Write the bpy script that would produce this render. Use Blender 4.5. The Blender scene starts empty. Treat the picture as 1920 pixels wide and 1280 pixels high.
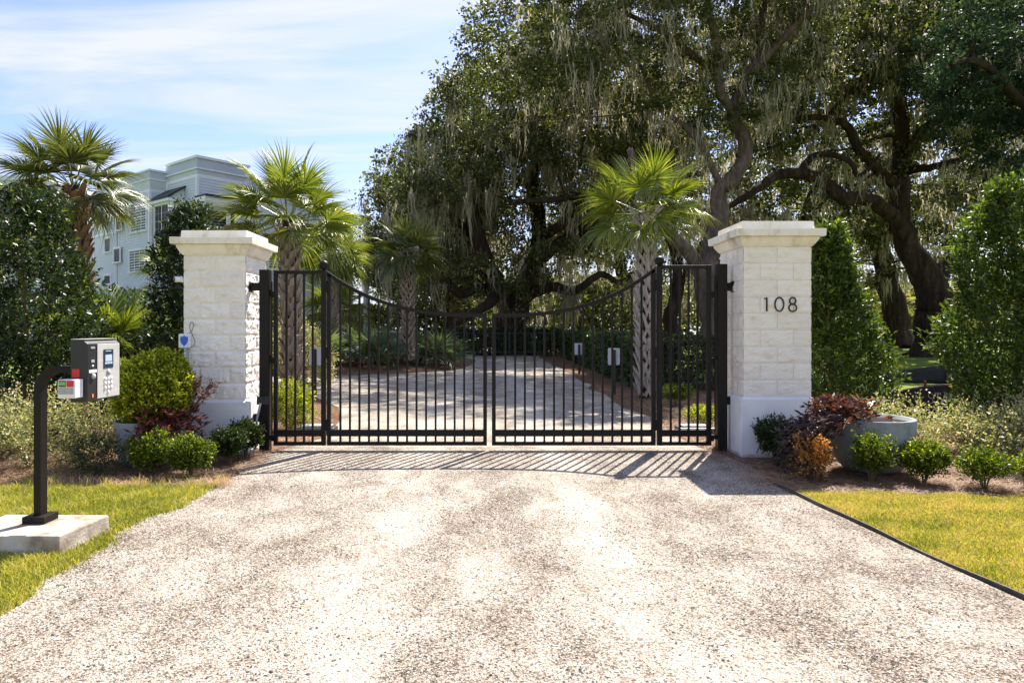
import bpy, math, random
import numpy as np
from mathutils import Vector, Matrix
R = math.radians
rng = np.random.default_rng(7)
random.seed(7)
SC = bpy.context.scene
COL = SC.collection

# ------------------------------------------------------------------ camera, sky, sun, exposure
CAMH = 1.57
cam_d = bpy.data.cameras.new('camera'); cam = bpy.data.objects.new('camera', cam_d); COL.objects.link(cam)
cam.location = (0, 0, CAMH); cam.rotation_euler = (R(90), 0, 0)
cam_d.sensor_width = 36; cam_d.lens = 24; cam_d.shift_x = 45/1920; cam_d.shift_y = -25/1920
cam_d.clip_start = .05; cam_d.clip_end = 3000
SC.camera = cam

SUN_EL = math.atan2(1, math.hypot(.337, .665)); SUN_AZ = math.atan2(.337, .665)
world = bpy.data.worlds.new('World'); SC.world = world; world.use_nodes = True
nt = world.node_tree; nt.nodes.clear(); N = nt.nodes; L = nt.links
wo = N.new('ShaderNodeOutputWorld'); bg = N.new('ShaderNodeBackground'); bg.inputs[1].default_value = .13
sky = N.new('ShaderNodeTexSky'); sky.sky_type = 'NISHITA'; sky.sun_disc = False
sky.sun_elevation = SUN_EL; sky.sun_rotation = SUN_AZ; sky.air_density = 1.0; sky.dust_density = 1.2; sky.ozone_density = 3.0
tc = N.new('ShaderNodeTexCoord'); sep = N.new('ShaderNodeSeparateXYZ'); L.new(tc.outputs['Generated'], sep.inputs[0])
def wm(op, a, b):
    n = N.new('ShaderNodeMath'); n.operation = op
    for i, v in enumerate((a, b)):
        if isinstance(v, (int, float)): n.inputs[i].default_value = v
        elif v is not None: L.new(v, n.inputs[i])
    return n.outputs[0]
zc = wm('ADD', wm('MAXIMUM', sep.outputs[2], 0.0), .12)
cx = wm('DIVIDE', sep.outputs[0], zc); cy = wm('DIVIDE', sep.outputs[1], zc)
comb = N.new('ShaderNodeCombineXYZ'); L.new(cx, comb.inputs[0]); L.new(wm('MULTIPLY', cy, 1.0), comb.inputs[1])
mp = N.new('ShaderNodeMapping'); mp.inputs['Rotation'].default_value = (0, 0, R(-14)); mp.inputs['Scale'].default_value = (.55, 1.6, 1); mp.inputs['Location'].default_value = (3.1, 1.75, 0)
L.new(comb.outputs[0], mp.inputs[0])
n1 = N.new('ShaderNodeTexNoise'); n1.inputs['Scale'].default_value = 1.0; n1.inputs['Detail'].default_value = 9; n1.inputs['Roughness'].default_value = .58; n1.inputs['Distortion'].default_value = .9
L.new(mp.outputs[0], n1.inputs[0])
cr = N.new('ShaderNodeValToRGB'); cr.color_ramp.elements[0].position = .45; cr.color_ramp.elements[1].position = .66
cr.color_ramp.elements[0].color = (.12, .12, .12, 1); cr.color_ramp.elements[1].color = (.92, .92, .92, 1)
L.new(n1.outputs[0], cr.inputs[0])
hz = wm('SUBTRACT', 1.0, wm('MULTIPLY', wm('MAXIMUM', sep.outputs[2], 0.0), 3.6))     # thin veil thickening towards the horizon all round
hz = wm('MULTIPLY', wm('MAXIMUM', hz, 0.0), .85)
fac = wm('MAXIMUM', cr.outputs[0], hz)
mix = N.new('ShaderNodeMix'); mix.data_type = 'RGBA'; L.new(fac, mix.inputs['Factor']); tint = N.new('ShaderNodeMix'); tint.data_type = 'RGBA'; tint.blend_type = 'MULTIPLY'; tint.inputs[0].default_value = 1; L.new(sky.outputs[0], tint.inputs[6]); tint.inputs[7].default_value = (.60, .625, .86, 1); L.new(tint.outputs[2], mix.inputs[6]); mix.inputs[7].default_value = (2.95, 3.05, 3.22, 1)
L.new(mix.outputs[2], bg.inputs[0]); L.new(bg.outputs[0], wo.inputs[0])

sd = bpy.data.lights.new('sun', 'SUN'); sd.energy = 5.0; sd.angle = R(.53); sd.color = (1, .945, .86)
sun = bpy.data.objects.new('sun', sd); COL.objects.link(sun)
sun.rotation_euler = Vector((.337, .665, 1)).to_track_quat('Z', 'Y').to_euler()
SC.view_settings.view_transform = 'Standard'; SC.view_settings.look = 'None'; SC.view_settings.gamma = 1
SC.view_settings.use_curve_mapping = False
SC.view_settings.exposure = 1.28
SC.cycles.max_bounces = 8; SC.cycles.diffuse_bounces = 4; SC.cycles.glossy_bounces = 2; SC.cycles.transmission_bounces = 4
SC.cycles.transparent_max_bounces = 8

# ------------------------------------------------------------------ materials
def nodes(name):
    m = bpy.data.materials.new(name); m.use_nodes = True
    t = m.node_tree; b = t.nodes['Principled BSDF']
    return m, t, b
def ramp(t, cols, pos=None):
    r = t.nodes.new('ShaderNodeValToRGB'); e = r.color_ramp.elements
    while len(e) < len(cols): e.new(.5)
    for i, c in enumerate(cols):
        e[i].position = pos[i] if pos else i/(len(cols)-1); e[i].color = (*c, 1)
    return r
def noise(t, scale, detail=5, rough=.6, dist=0, vec=None, stretch=None):
    n = t.nodes.new('ShaderNodeTexNoise'); n.inputs['Scale'].default_value = scale; n.inputs['Detail'].default_value = detail
    n.inputs['Roughness'].default_value = rough; n.inputs['Distortion'].default_value = dist
    c = t.nodes.new('ShaderNodeTexCoord'); o = c.outputs['Object']
    if stretch:
        m = t.nodes.new('ShaderNodeMapping'); m.inputs['Scale'].default_value = stretch; t.links.new(o, m.inputs[0]); o = m.outputs[0]
    t.links.new(o, n.inputs['Vector']); return n
def mixc(t, a, b, f, mode='MIX'):
    m = t.nodes.new('ShaderNodeMix'); m.data_type = 'RGBA'; m.blend_type = mode
    for s, v in ((6, a), (7, b), (0, f)):
        if hasattr(v, 'links'): t.links.new(v, m.inputs[s])
        elif isinstance(v, (int, float)): m.inputs[s].default_value = v
        else: m.inputs[s].default_value = (*v, 1)
    return m.outputs[2]
def bump(t, b, src, strength, dist=.01):
    n = t.nodes.new('ShaderNodeBump'); n.inputs['Strength'].default_value = strength; n.inputs['Distance'].default_value = dist
    t.links.new(src, n.inputs['Height']); t.links.new(n.outputs[0], b.inputs['Normal']); return n
def simple(name, cols, rough=.6, scale=6, detail=5, bs=0, bscale=None, metal=0, pos=None, stretch=None, bd=.01, spec=.5):
    m, t, b = nodes(name)
    if len(cols) == 1: b.inputs['Base Color'].default_value = (*cols[0], 1)
    else:
        n = noise(t, scale, detail, stretch=stretch); r = ramp(t, cols, pos or list(np.linspace(.3, .7, len(cols))))
        t.links.new(n.outputs[0], r.inputs[0]); t.links.new(r.outputs[0], b.inputs['Base Color'])
    b.inputs['Roughness'].default_value = rough; b.inputs['Metallic'].default_value = metal; b.inputs['Specular IOR Level'].default_value = spec
    if bs:
        n2 = noise(t, bscale or scale*4, 4, stretch=stretch); bump(t, b, n2.outputs[0], bs, bd)
    return m
def leafmat(name, cols, pos=None, trans=.35, tcol=None, rough=.42, spec=.5):
    m, t, b = nodes(name)
    a = t.nodes.new('ShaderNodeAttribute'); a.attribute_name = 'tint'
    r = ramp(t, cols, pos); t.links.new(a.outputs['Fac'], r.inputs[0]); t.links.new(r.outputs[0], b.inputs['Base Color'])
    b.inputs['Roughness'].default_value = rough; b.inputs['Specular IOR Level'].default_value = spec
    tr = t.nodes.new('ShaderNodeBsdfTranslucent')
    tcx = mixc(t, r.outputs[0], tcol or (1.0, 1.0, .45), 1.0, 'MULTIPLY')
    g = t.nodes.new('ShaderNodeMix'); g.data_type = 'RGBA'; g.blend_type = 'ADD'; g.inputs[0].default_value = .8
    t.links.new(tcx, g.inputs[6]); t.links.new(tcx, g.inputs[7]); t.links.new(g.outputs[2], tr.inputs[0])
    mx = t.nodes.new('ShaderNodeMixShader'); mx.inputs[0].default_value = trans
    t.links.new(b.outputs[0], mx.inputs[1]); t.links.new(tr.outputs[0], mx.inputs[2])
    t.links.new(mx.outputs[0], t.nodes['Material Output'].inputs[0]); return m

M = {}
# gravel sheet: pale crushed stone, coarser darker bands between the wheel tracks, speckles
def gravel_mat(name, off=.485):
    m, t, b = nodes(name); LK = t.links.new
    def mm(op, a, bb, c=None):
        n = t.nodes.new('ShaderNodeMath'); n.operation = op
        for i, v in enumerate((a, bb, c)):
            if v is None: continue
            if isinstance(v, (int, float)): n.inputs[i].default_value = v
            else: LK(v, n.inputs[i])
        return n.outputs[0]
    c = t.nodes.new('ShaderNodeTexCoord'); sx = t.nodes.new('ShaderNodeSeparateXYZ'); LK(c.outputs['Object'], sx.inputs[0])
    big = noise(t, 1.7, 10, .68, .5, stretch=(1.15, .75, 1)); fat = noise(t, .35, 2, .4, stretch=(1, .4, 1))
    # packed, paler wheel tracks running up the drive, meandering a little
    xx = mm('ADD', sx.outputs[0], mm('MULTIPLY', mm('SUBTRACT', fat.outputs[0], .5), 1.6))
    tr = mm('MULTIPLY', mm('SUBTRACT', mm('ABSOLUTE', mm('SUBTRACT', mm('ABSOLUTE', xx, None), .88), None), .30), .30)
    tr = mm('MINIMUM', mm('MAXIMUM', tr, -.075), .06)
    dn = mm('ADD', big.outputs[0], tr)
    k = mm('MULTIPLY', mm('SUBTRACT', dn, off), 1.3)                     # >0 where the coarse dark grains lie
    def cells(scale, thr, seed):
        v = t.nodes.new('ShaderNodeTexVoronoi'); v.inputs['Scale'].default_value = scale
        mp_ = t.nodes.new('ShaderNodeMapping'); mp_.inputs['Location'].default_value = (seed, seed*.7, 0); LK(c.outputs['Object'], mp_.inputs[0]); LK(mp_.outputs[0], v.inputs['Vector'])
        s_ = t.nodes.new('ShaderNodeSeparateColor'); LK(v.outputs['Color'], s_.inputs[0])
        return v, mm('SUBTRACT', s_.outputs[0], k), s_
    v1, a1, s1 = cells(95, 0, 0); v2, a2, s2 = cells(210, 0, 3.3)
    r1 = ramp(t, [(.20, .18, .165), (.44, .37, .32), (.80, .74, .68), (1, 1, 1)], [.02, .14, .30, .52]); LK(a1, r1.inputs[0])
    r2 = ramp(t, [(.30, .27, .25), (.56, .49, .43), (.88, .84, .80), (1, 1, 1)], [.04, .20, .38, .6]); LK(a2, r2.inputs[0])
    hue = ramp(t, [(.48, .44, .375), (.54, .51, .45), (.50, .45, .375), (.575, .555, .505)], [0, .4, .7, 1]); LK(s1.outputs[1], hue.inputs[0])
    col = mixc(t, hue.outputs[0], r1.outputs[0], .9, 'MULTIPLY'); col = mixc(t, col, r2.outputs[0], .85, 'MULTIPLY')
    wash = ramp(t, [(.97, .965, .955), (.95, .93, .90), (.87, .83, .79)], [.40, .54, .68]); LK(dn, wash.inputs[0]); col = mixc(t, col, wash.outputs[0], 1.0, 'MULTIPLY')
    LK(col, b.inputs['Base Color']); b.inputs['Roughness'].default_value = .95; b.inputs['Specular IOR Level'].default_value = .12
    bump(t, b, mm('ADD', v1.outputs['Distance'], mm('MULTIPLY', v2.outputs['Distance'], .6)), .8, .010); return m
M['gravel'] = gravel_mat('gravel'); M['gravel_fine'] = gravel_mat('gravel_fine', .60)
M['straw_ground'] = simple('straw_ground', [(.05, .028, .016), (.20, .115, .068), (.38, .25, .155)], .95, 14, 9, 1, 70, stretch=(1, 1.6, 1), bd=.03, spec=.08)
M['soil_lawn'] = simple('soil_lawn', [(.12, .10, .03), (.22, .19, .05), (.30, .23, .09)], .95, 3, 8, .5, 80, spec=.08)
M['far_ground'] = simple('far_ground', [(.08, .13, .02), (.15, .20, .03), (.24, .26, .06)], .95, .8, 9, .4, 20, spec=.08)
M['edging'] = simple('edging', [(.04, .034, .027), (.13, .105, .08)], .75, 12, bs=.4)
M['stones'] = leafmat('stone_chips', [(.03, .028, .026), (.09, .075, .065), (.27, .21, .17), (.50, .44, .38), (.64, .60, .55)], [0, .22, .42, .66, 1], trans=0, rough=.85)
def block_mat(name, a, bcol, c):
    m, t, b = nodes(name)
    n = noise(t, 5, 6, .65, stretch=(1, 1, 2.5)); r = ramp(t, [a, bcol, c], [.35, .55, .68]); t.links.new(n.outputs[0], r.inputs[0])
    oi = t.nodes.new('ShaderNodeObjectInfo'); ro = ramp(t, [(.95, .94, .93), (1.02, 1.02, 1.02)]); t.links.new(oi.outputs['Random'], ro.inputs[0])
    col = mixc(t, r.outputs[0], ro.outputs[0], 1.0, 'MULTIPLY'); t.links.new(col, b.inputs['Base Color'])
    b.inputs['Roughness'].default_value = .92; b.inputs['Specular IOR Level'].default_value = .2
    f = noise(t, 38, 7, .75); bump(t, b, f.outputs[0], .75, .016); return m
M['block'] = block_mat('split_face_block', (.90, .86, .775), (.87, .81, .70), (.76, .66, .53))
M['block_white'] = block_mat('split_face_block_white', (.89, .86, .80), (.86, .815, .74), (.76, .69, .60))
M['mortar'] = simple('mortar', [(.74, .69, .61), (.80, .76, .69)], .95, 20, bs=.3)
def cap_mat():
    m, t, b = nodes('cast_cap')
    n = noise(t, 3.5, 7, .7, stretch=(1, 1, .6)); r = ramp(t, [(.84, .80, .71), (.79, .73, .61), (.50, .44, .33)], [.40, .54, .70]); t.links.new(n.outputs[0], r.inputs[0])
    t.links.new(r.outputs[0], b.inputs['Base Color']); b.inputs['Roughness'].default_value = .85; f = noise(t, 60, 4); bump(t, b, f.outputs[0], .2, .004); return m
M['cap'] = cap_mat()
M['stucco'] = simple('stucco', [(.68, .67, .66), (.77, .76, .745), (.80, .79, .775)], .9, 2.2, 6, .35, 90, bd=.006, pos=[.3, .45, .6])
M['metal'] = simple('bronze_paint', [(.0085, .0062, .0048), (.014, .0105, .008)], .5, 3, bs=.05, spec=.22)
M['black'] = simple('black_plastic', [(.014, .014, .015), (.024, .024, .025)], .45, 8)
M['steel'] = simple('stainless', [(.58, .56, .52), (.70, .68, .64)], .45, 2, metal=.35, stretch=(1, 1, 14), bs=.05)
M['white_plastic'] = simple('white_plastic', [(.72, .72, .70), (.8, .8, .78)], .5, 5)
M['red'] = simple('red_label', [(.62, .02, .02)], .4)
M['dark_red'] = simple('dark_red_label', [(.28, .02, .015)], .4)
M['green_label'] = simple('green_label', [(.10, .55, .16)], .4)
M['orange'] = simple('orange_mark', [(.75, .22, .05)], .4)
M['grey'] = simple('grey_plastic', [(.30, .31, .32), (.40, .41, .42)], .6, 10)
M['blue'] = simple('blue_mark', [(.02, .12, .55)], .4)
M['screen'] = simple('lcd_screen', [(.03, .045, .07)], .15)
M['screen_art'] = simple('lcd_print', [(.45, .55, .68)], .3)
M['lens'] = simple('camera_lens', [(.03, .01, .015)], .1)
M['concrete'] = simple('concrete', [(.16, .12, .08), (.42, .36, .28), (.56, .51, .43)], .9, 3.2, 9, .5, 60, pos=[.32, .46, .60])
M['planter'] = simple('planter', [(.15, .17, .175), (.25, .275, .28), (.33, .355, .35)], .8, 4, 6, .25, 60)
M['soil'] = simple('potting_soil', [(.02, .014, .01), (.06, .04, .03)], .95, 30, bs=.8, spec=.05)
def bark_mat(name, cols, sc=7, st=(1, 1, .22)):
    m, t, b = nodes(name); n = noise(t, sc, 8, .7, .4, stretch=st); r = ramp(t, cols, [.33, .5, .68]); t.links.new(n.outputs[0], r.inputs[0]); t.links.new(r.outputs[0], b.inputs['Base Color'])
    b.inputs['Roughness'].default_value = .95; b.inputs['Specular IOR Level'].default_value = .15; bump(t, b, n.outputs[0], 1, .08); return m
M['bark'] = bark_mat('oak_bark', [(.018, .012, .009), (.045, .030, .021), (.10, .07, .05)], 3.2)
M['bark_light'] = bark_mat('oak_bark_light', [(.05, .035, .026), (.13, .095, .075), (.22, .17, .14)], 4)
M['boot'] = bark_mat('palm_boot', [(.15, .11, .08), (.36, .28, .215), (.54, .45, .36)], 9)
M['boot_pale'] = bark_mat('palm_boot_pale', [(.22, .175, .14), (.48, .41, .35), (.66, .59, .52)], 9)
M['boot_orange'] = bark_mat('palm_boot_orange', [(.09, .05, .03), (.25, .145, .08), (.42, .28, .18)], 9)
M['trunk_palm'] = bark_mat('palm_trunk', [(.025, .018, .013), (.06, .045, .033), (.11, .085, .065)], 9, (1, 1, 1.5))
M['siding_flat'] = simple('grey_siding', [(.56, .60, .65), (.61, .655, .70)], .7, .5)
def siding():
    m, t, b = nodes('lap_siding'); w = t.nodes.new('ShaderNodeTexWave'); w.wave_type = 'BANDS'; w.bands_direction = 'Z'; w.wave_profile = 'SAW'; w.inputs['Scale'].default_value = 1.6
    c = t.nodes.new('ShaderNodeTexCoord'); t.links.new(c.outputs['Object'], w.inputs['Vector'])
    n = noise(t, .7, 4); r = ramp(t, [(.56, .605, .655), (.62, .665, .71)], [.35, .65]); t.links.new(n.outputs[0], r.inputs[0]); t.links.new(r.outputs[0], b.inputs['Base Color'])
    b.inputs['Roughness'].default_value = .75; bump(t, b, w.outputs[1], .9, .05); return m
M['siding'] = siding(); M['siding_lap'] = simple('siding_board', [(.56, .605, .655), (.62, .665, .71)], .7, .6)
M['trim'] = simple('white_trim', [(.74, .76, .78), (.8, .81, .82)], .6, 2)
M['parapet'] = simple('parapet_grey', [(.44, .48, .53), (.49, .53, .58)], .7, 1)
M['roof_dark'] = simple('dark_roof', [(.012, .012, .016), (.03, .03, .035)], .6, 4)
M['glass'] = simple('window_glass', [(.010, .014, .02), (.025, .034, .045)], .25, 1.2, spec=.2)
M['car_paint'] = simple('car_paint', [(.42, .44, .47)], .3, metal=.4)
M['rubber'] = simple('rubber', [(.015, .015, .015)], .8)
M['silt'] = simple('silt_fabric', [(.010, .010, .011), (.022, .022, .024)], .75, 12, bs=.6, bscale=14, bd=.03)
M['wood_stake'] = simple('stake_wood', [(.12, .05, .03), (.2, .09, .05)], .8, 10)
M['letter'] = simple('letter_grey', [(.42, .43, .43)], .7)
M['sign_back'] = simple('sign_back', [(.55, .57, .58), (.63, .64, .65)], .55, 4)
M['petal'] = simple('rose_petal', [(.75, .06, .13), (.8, .16, .25)], .6, 30)
M['stem'] = simple('twig', [(.10, .065, .035), (.2, .14, .08)], .9, 20)
M['stem_tan'] = simple('tan_twig', [(.22, .16, .09), (.34, .26, .15)], .9, 20)
M['water'] = simple('water', [(.30, .36, .42), (.38, .44, .5)], .12, .3, bs=.3, bscale=3)
M['oak_leaf'] = leafmat('oak_leaf', [(.026, .036, .010), (.075, .088, .026), (.215, .225, .085)], [0, .6, 1], .33, rough=.55, spec=.3)
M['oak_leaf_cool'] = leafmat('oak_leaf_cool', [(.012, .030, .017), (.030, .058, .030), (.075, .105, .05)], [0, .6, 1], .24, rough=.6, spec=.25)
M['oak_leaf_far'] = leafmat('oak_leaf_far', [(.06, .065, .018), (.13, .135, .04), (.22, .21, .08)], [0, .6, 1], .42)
M['moss'] = leafmat('spanish_moss', [(.16, .145, .10), (.31, .285, .215), (.50, .465, .36)], None, .45, tcol=(1, .98, .8), rough=.9, spec=.1)
M['laurel'] = leafmat('laurel_leaf', [(.030, .058, .008), (.075, .115, .015), (.27, .30, .04)], [0, .58, 1], .36, rough=.42, spec=.45)
M['laurel_dark'] = leafmat('laurel_dark_leaf', [(.012, .024, .007), (.034, .056, .012), (.24, .26, .045)], [0, .72, 1], .28, rough=.42, spec=.45)
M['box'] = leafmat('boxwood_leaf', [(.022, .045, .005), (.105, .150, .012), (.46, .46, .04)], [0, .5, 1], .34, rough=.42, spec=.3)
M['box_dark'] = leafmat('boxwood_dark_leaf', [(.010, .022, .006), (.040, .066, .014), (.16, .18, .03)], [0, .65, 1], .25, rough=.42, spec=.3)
M['box_bright'] = leafmat('boxwood_bright_leaf', [(.03, .05, .004), (.24, .28, .014), (.68, .66, .05)], [0, .42, 1], .34, rough=.45, spec=.3)
M['orange_leaf'] = leafmat('orange_leaf', [(.20, .08, .015), (.45, .22, .05), (.62, .40, .12)], None, .35, tcol=(1, .8, .4))
M['burgundy'] = leafmat('burgundy_leaf', [(.018, .009, .012), (.062, .020, .022), (.165, .075, .045), (.36, .23, .10)], [0, .4, .78, 1], .28, tcol=(1, .62, .4))
M['burgundy_red'] = leafmat('burgundy_red_leaf', [(.025, .010, .014), (.12, .025, .03), (.32, .10, .06), (.48, .26, .14)], [0, .4, .78, 1], .36, tcol=(1, .62, .45))
M['purple'] = leafmat('dark_purple_leaf', [(.012, .009, .014), (.030, .016, .026), (.085, .035, .04)], None, .18, tcol=(1, .6, .6))
M['rose_leaf'] = leafmat('rose_leaf', [(.09, .12, .03), (.30, .31, .13), (.60, .52, .32), (.45, .22, .11)], [0, .4, .85, 1], .35, tcol=(1, .95, .6))
M['hedge_leaf'] = leafmat('hedge_leaf', [(.012, .030, .008), (.035, .065, .014), (.09, .12, .025)], [0, .65, 1], .25)
M['palm_leaf'] = leafmat('palm_leaf', [(.05, .085, .012), (.15, .19, .022), (.34, .34, .07)], [0, .5, 1], .27, tcol=(1, 1, .4), rough=.35)
M['palm_leaf_deep'] = leafmat('palm_leaf_deep', [(.028, .045, .014), (.085, .105, .028), (.24, .24, .07)], [0, .5, 1], .22, rough=.35)
M['palmetto_leaf'] = leafmat('palmetto_leaf', [(.04, .075, .035), (.09, .13, .065), (.17, .20, .10)], [0, .5, 1], .3)
M['grass_l'] = leafmat('lawn_blade', [(.15, .18, .018), (.35, .36, .035), (.54, .46, .10), (.56, .40, .20)], [0, .38, .70, 1], .30, tcol=(1, .95, .5), rough=.6)
M['straw'] = leafmat('pine_needle', [(.13, .07, .04), (.36, .21, .125), (.58, .43, .28)], None, .12, tcol=(1, .8, .5), rough=.7)

# ------------------------------------------------------------------ building helpers
def W(px, py, Z):                                    # a point seen at photo pixel (px,py) at distance Z, in metres
    return Vector(((px-915)*Z/1280, Z, CAMH-(py-615)*Z/1280))
def G(px, py):
    Z = 1280*CAMH/(py-615); return ((px-915)*Z/1280, Z)
def mesh_np(name, V, faces, tint=None, smooth=False):
    V = np.asarray(V, dtype=np.float32).reshape(-1, 3)
    me = bpy.data.meshes.new(name); me.vertices.add(len(V)); me.vertices.foreach_set('co', V.ravel())
    fl = [np.asarray(f, dtype=np.int32) for f in faces if len(f)]
    tot = np.concatenate([np.full(len(f), f.shape[1], np.int32) for f in fl]); idx = np.concatenate([f.ravel() for f in fl])
    st = np.concatenate([[0], np.cumsum(tot)[:-1]]).astype(np.int32)
    me.loops.add(len(idx)); me.loops.foreach_set('vertex_index', idx)
    me.polygons.add(len(tot)); me.polygons.foreach_set('loop_start', st)
    if smooth: me.polygons.foreach_set('use_smooth', np.ones(len(tot), bool))
    if tint is not None:
        a = me.attributes.new('tint', 'FLOAT', 'POINT'); a.data.foreach_set('value', np.asarray(tint, np.float32))
    me.update(calc_edges=True); me.validate(); return me
def link(name, me, mat=None, parent=None, kind=None, loc=None, rot=None, label=None):
    o = bpy.data.objects.new(name, me); COL.objects.link(o)
    if mat is not None and me is not None and len(me.materials) == 0: me.materials.append(mat)
    if parent is not None: o.parent = parent
    if loc is not None: o.location = loc
    if rot is not None: o.rotation_euler = rot
    if kind: o['kind'] = kind
    if label: o['label'] = label
    return o
def tag(o, label, cat, group=None):
    o['label'] = label; o['category'] = cat
    if group: o['group'] = group
    return o
def thing(name, label, cat, loc=(0, 0, 0), rz=0, group=None):
    o = bpy.data.objects.new(name, None); COL.objects.link(o); o.location = loc; o.rotation_euler = (0, 0, rz); o.empty_display_size = .2
    return tag(o, label, cat, group)

class MB:
    def __init__(s): s.v = []; s.f = []
    def add(s, vs, fs):
        b = len(s.v); s.v += [tuple(v) for v in vs]; s.f += [tuple(i+b for i in f) for f in fs]; return s
    def box(s, x0, x1, y0, y1, z0, z1):
        return s.add([(x0, y0, z0), (x1, y0, z0), (x1, y1, z0), (x0, y1, z0), (x0, y0, z1), (x1, y0, z1), (x1, y1, z1), (x0, y1, z1)],
                     [(0, 3, 2, 1), (4, 5, 6, 7), (0, 1, 5, 4), (1, 2, 6, 5), (2, 3, 7, 6), (3, 0, 4, 7)])
    def obox(s, c, ax, ay, az):                      # centre and half-axis vectors
        c = Vector(c); ax, ay, az = Vector(ax), Vector(ay), Vector(az)
        vs = [c+sx*ax+sy*ay+sz*az for sz in (-1, 1) for sx, sy in ((-1, -1), (1, -1), (1, 1), (-1, 1))]
        return s.add(vs, [(0, 3, 2, 1), (4, 5, 6, 7), (0, 1, 5, 4), (1, 2, 6, 5), (2, 3, 7, 6), (3, 0, 4, 7)])
    def tube(s, pts, rad, n=8, cap=True, wob=0):
        pts = [Vector(p) for p in pts]; b0 = len(s.v); k = len(pts)
        up = None; ph = random.random()*6
        for i, p in enumerate(pts):
            d = (pts[min(i+1, k-1)]-pts[max(i-1, 0)]).normalized()
            if up is None: up = d.orthogonal().normalized()
            up = (up-d*up.dot(d)).normalized(); sd_ = d.cross(up)
            r = float(rad[i] if hasattr(rad, "__len__") else rad)
            for j in range(n):
                a = 2*math.pi*j/n; rr = r*(1+wob*math.sin(3*a+ph+i*.35)+wob*.7*math.sin(5*a+i*.9)); s.v.append(tuple(p+rr*(math.cos(a)*up+math.sin(a)*sd_)))
        for i in range(k-1):
            for j in range(n):
                a = b0+i*n+j; b = b0+i*n+(j+1) % n; s.f.append((a, b, b+n, a+n))
        if cap: s.f.append(tuple(b0+j for j in range(n))[::-1]); s.f.append(tuple(b0+(k-1)*n+j for j in range(n)))
        return s
    def lathe(s, prof, n=32, c=(0, 0, 0)):
        b0 = len(s.v); k = len(prof)
        for r, z in prof:
            for j in range(n): a = 2*math.pi*j/n; s.v.append((c[0]+r*math.cos(a), c[1]+r*math.sin(a), c[2]+z))
        for i in range(k-1):
            for j in range(n):
                a = b0+i*n+j; b = b0+i*n+(j+1) % n; s.f.append((a, b, b+n, a+n))
        s.f.append(tuple(b0+j for j in range(n))[::-1]); s.f.append(tuple(b0+(k-1)*n+j for j in range(n))); return s
    def prism(s, poly, z0, z1):
        n = len(poly)
        return s.add([(x, y, z0) for x, y in poly]+[(x, y, z1) for x, y in poly], [tuple(range(n))[::-1], tuple(range(n, 2*n))]+[(i, (i+1) % n, n+(i+1) % n, n+i) for i in range(n)])
    def mesh(s, name, smooth=False):
        me = bpy.data.meshes.new(name); me.from_pydata(s.v, [], s.f)
        if smooth: me.polygons.foreach_set('use_smooth', np.ones(len(s.f), bool))
        me.update(); return me
    def build(s, name, mat, parent=None, smooth=False, bevel=0, **kw):
        o = link(name, s.mesh(name, smooth), mat, parent, **kw)
        if bevel:
            m = o.modifiers.new('b', 'BEVEL'); m.width = bevel; m.segments = 2; m.limit_method = 'ANGLE'
        return o
def catmull(pts, sub=4):
    P = [Vector(p) for p in pts]; out = []
    for i in range(len(P)-1):
        a, b, c, d = P[max(i-1, 0)], P[i], P[i+1], P[min(i+2, len(P)-1)]
        for k in range(sub):
            t = k/sub; out.append(.5*((2*b)+(c-a)*t+(2*a-5*b+4*c-d)*t*t+(3*b-a-3*c+d)*t**3))
    out.append(P[-1]); return out
def lerpr(rs, sub=4):
    o = []
    for i in range(len(rs)-1):
        for k in range(sub): o.append(rs[i]+(rs[i+1]-rs[i])*k/sub)
    o.append(rs[-1]); return o

def unit(a): return a/np.maximum(np.linalg.norm(a, axis=-1, keepdims=True), 1e-9)
def leaves(C, D, length, width, tint, fold=.25, nrm=None):
    """leaf quads: centres C, axis directions D, folded along the midrib"""
    n = len(C); D = unit(D); q = rng.normal(size=(n, 3)) if nrm is None else nrm
    S = unit(np.cross(D, q)); U = np.cross(S, D)
    ln = (length*(.7+.6*rng.random(n)))[:, None]; wd = (width*(.7+.6*rng.random(n)))[:, None]
    V = np.stack([C, C+D*ln*.5+S*wd*.5+U*wd*fold, C+D*ln, C+D*ln*.5-S*wd*.5+U*wd*fold], 1)
    F = np.arange(n*4).reshape(n, 4)
    return V.reshape(-1, 3), F, np.repeat(tint, 4)
def join(parts):
    Vs, Fs, Ts, o = [], [], [], 0
    for V, F, T in parts:
        Vs.append(V); Fs.append(F+o); Ts.append(T); o += len(V)
    return np.concatenate(Vs), np.concatenate(Fs), np.concatenate(Ts)
def leaf_part(parent, parts, mat, name='foliage'):
    V, F, T = join(parts); return link(name, mesh_np(name, V, [F], T), mat, parent, kind='stuff')
def blobs(n, fn):                                    # fn(u) -> positions and outward normals
    return fn(n)
def ball(rx, ry, rz, c=(0, 0, 0), bumpy=.16, inner=.25, seed=0):
    r2 = np.random.default_rng(seed+11); ks = r2.normal(size=(9, 3))*2.6; phs = r2.random(9)*6.3
    def f(n):
        d = unit(rng.normal(size=(n, 3))); s = 1+bumpy*np.sin(d@ks.T+phs).sum(1)/2.6
        t = np.where(rng.random(n) < inner, .35+.5*rng.random(n), .82+.22*rng.random(n))
        return d*np.array([rx, ry, rz])*(s*t)[:, None]+np.array(c), d
    return f
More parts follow.
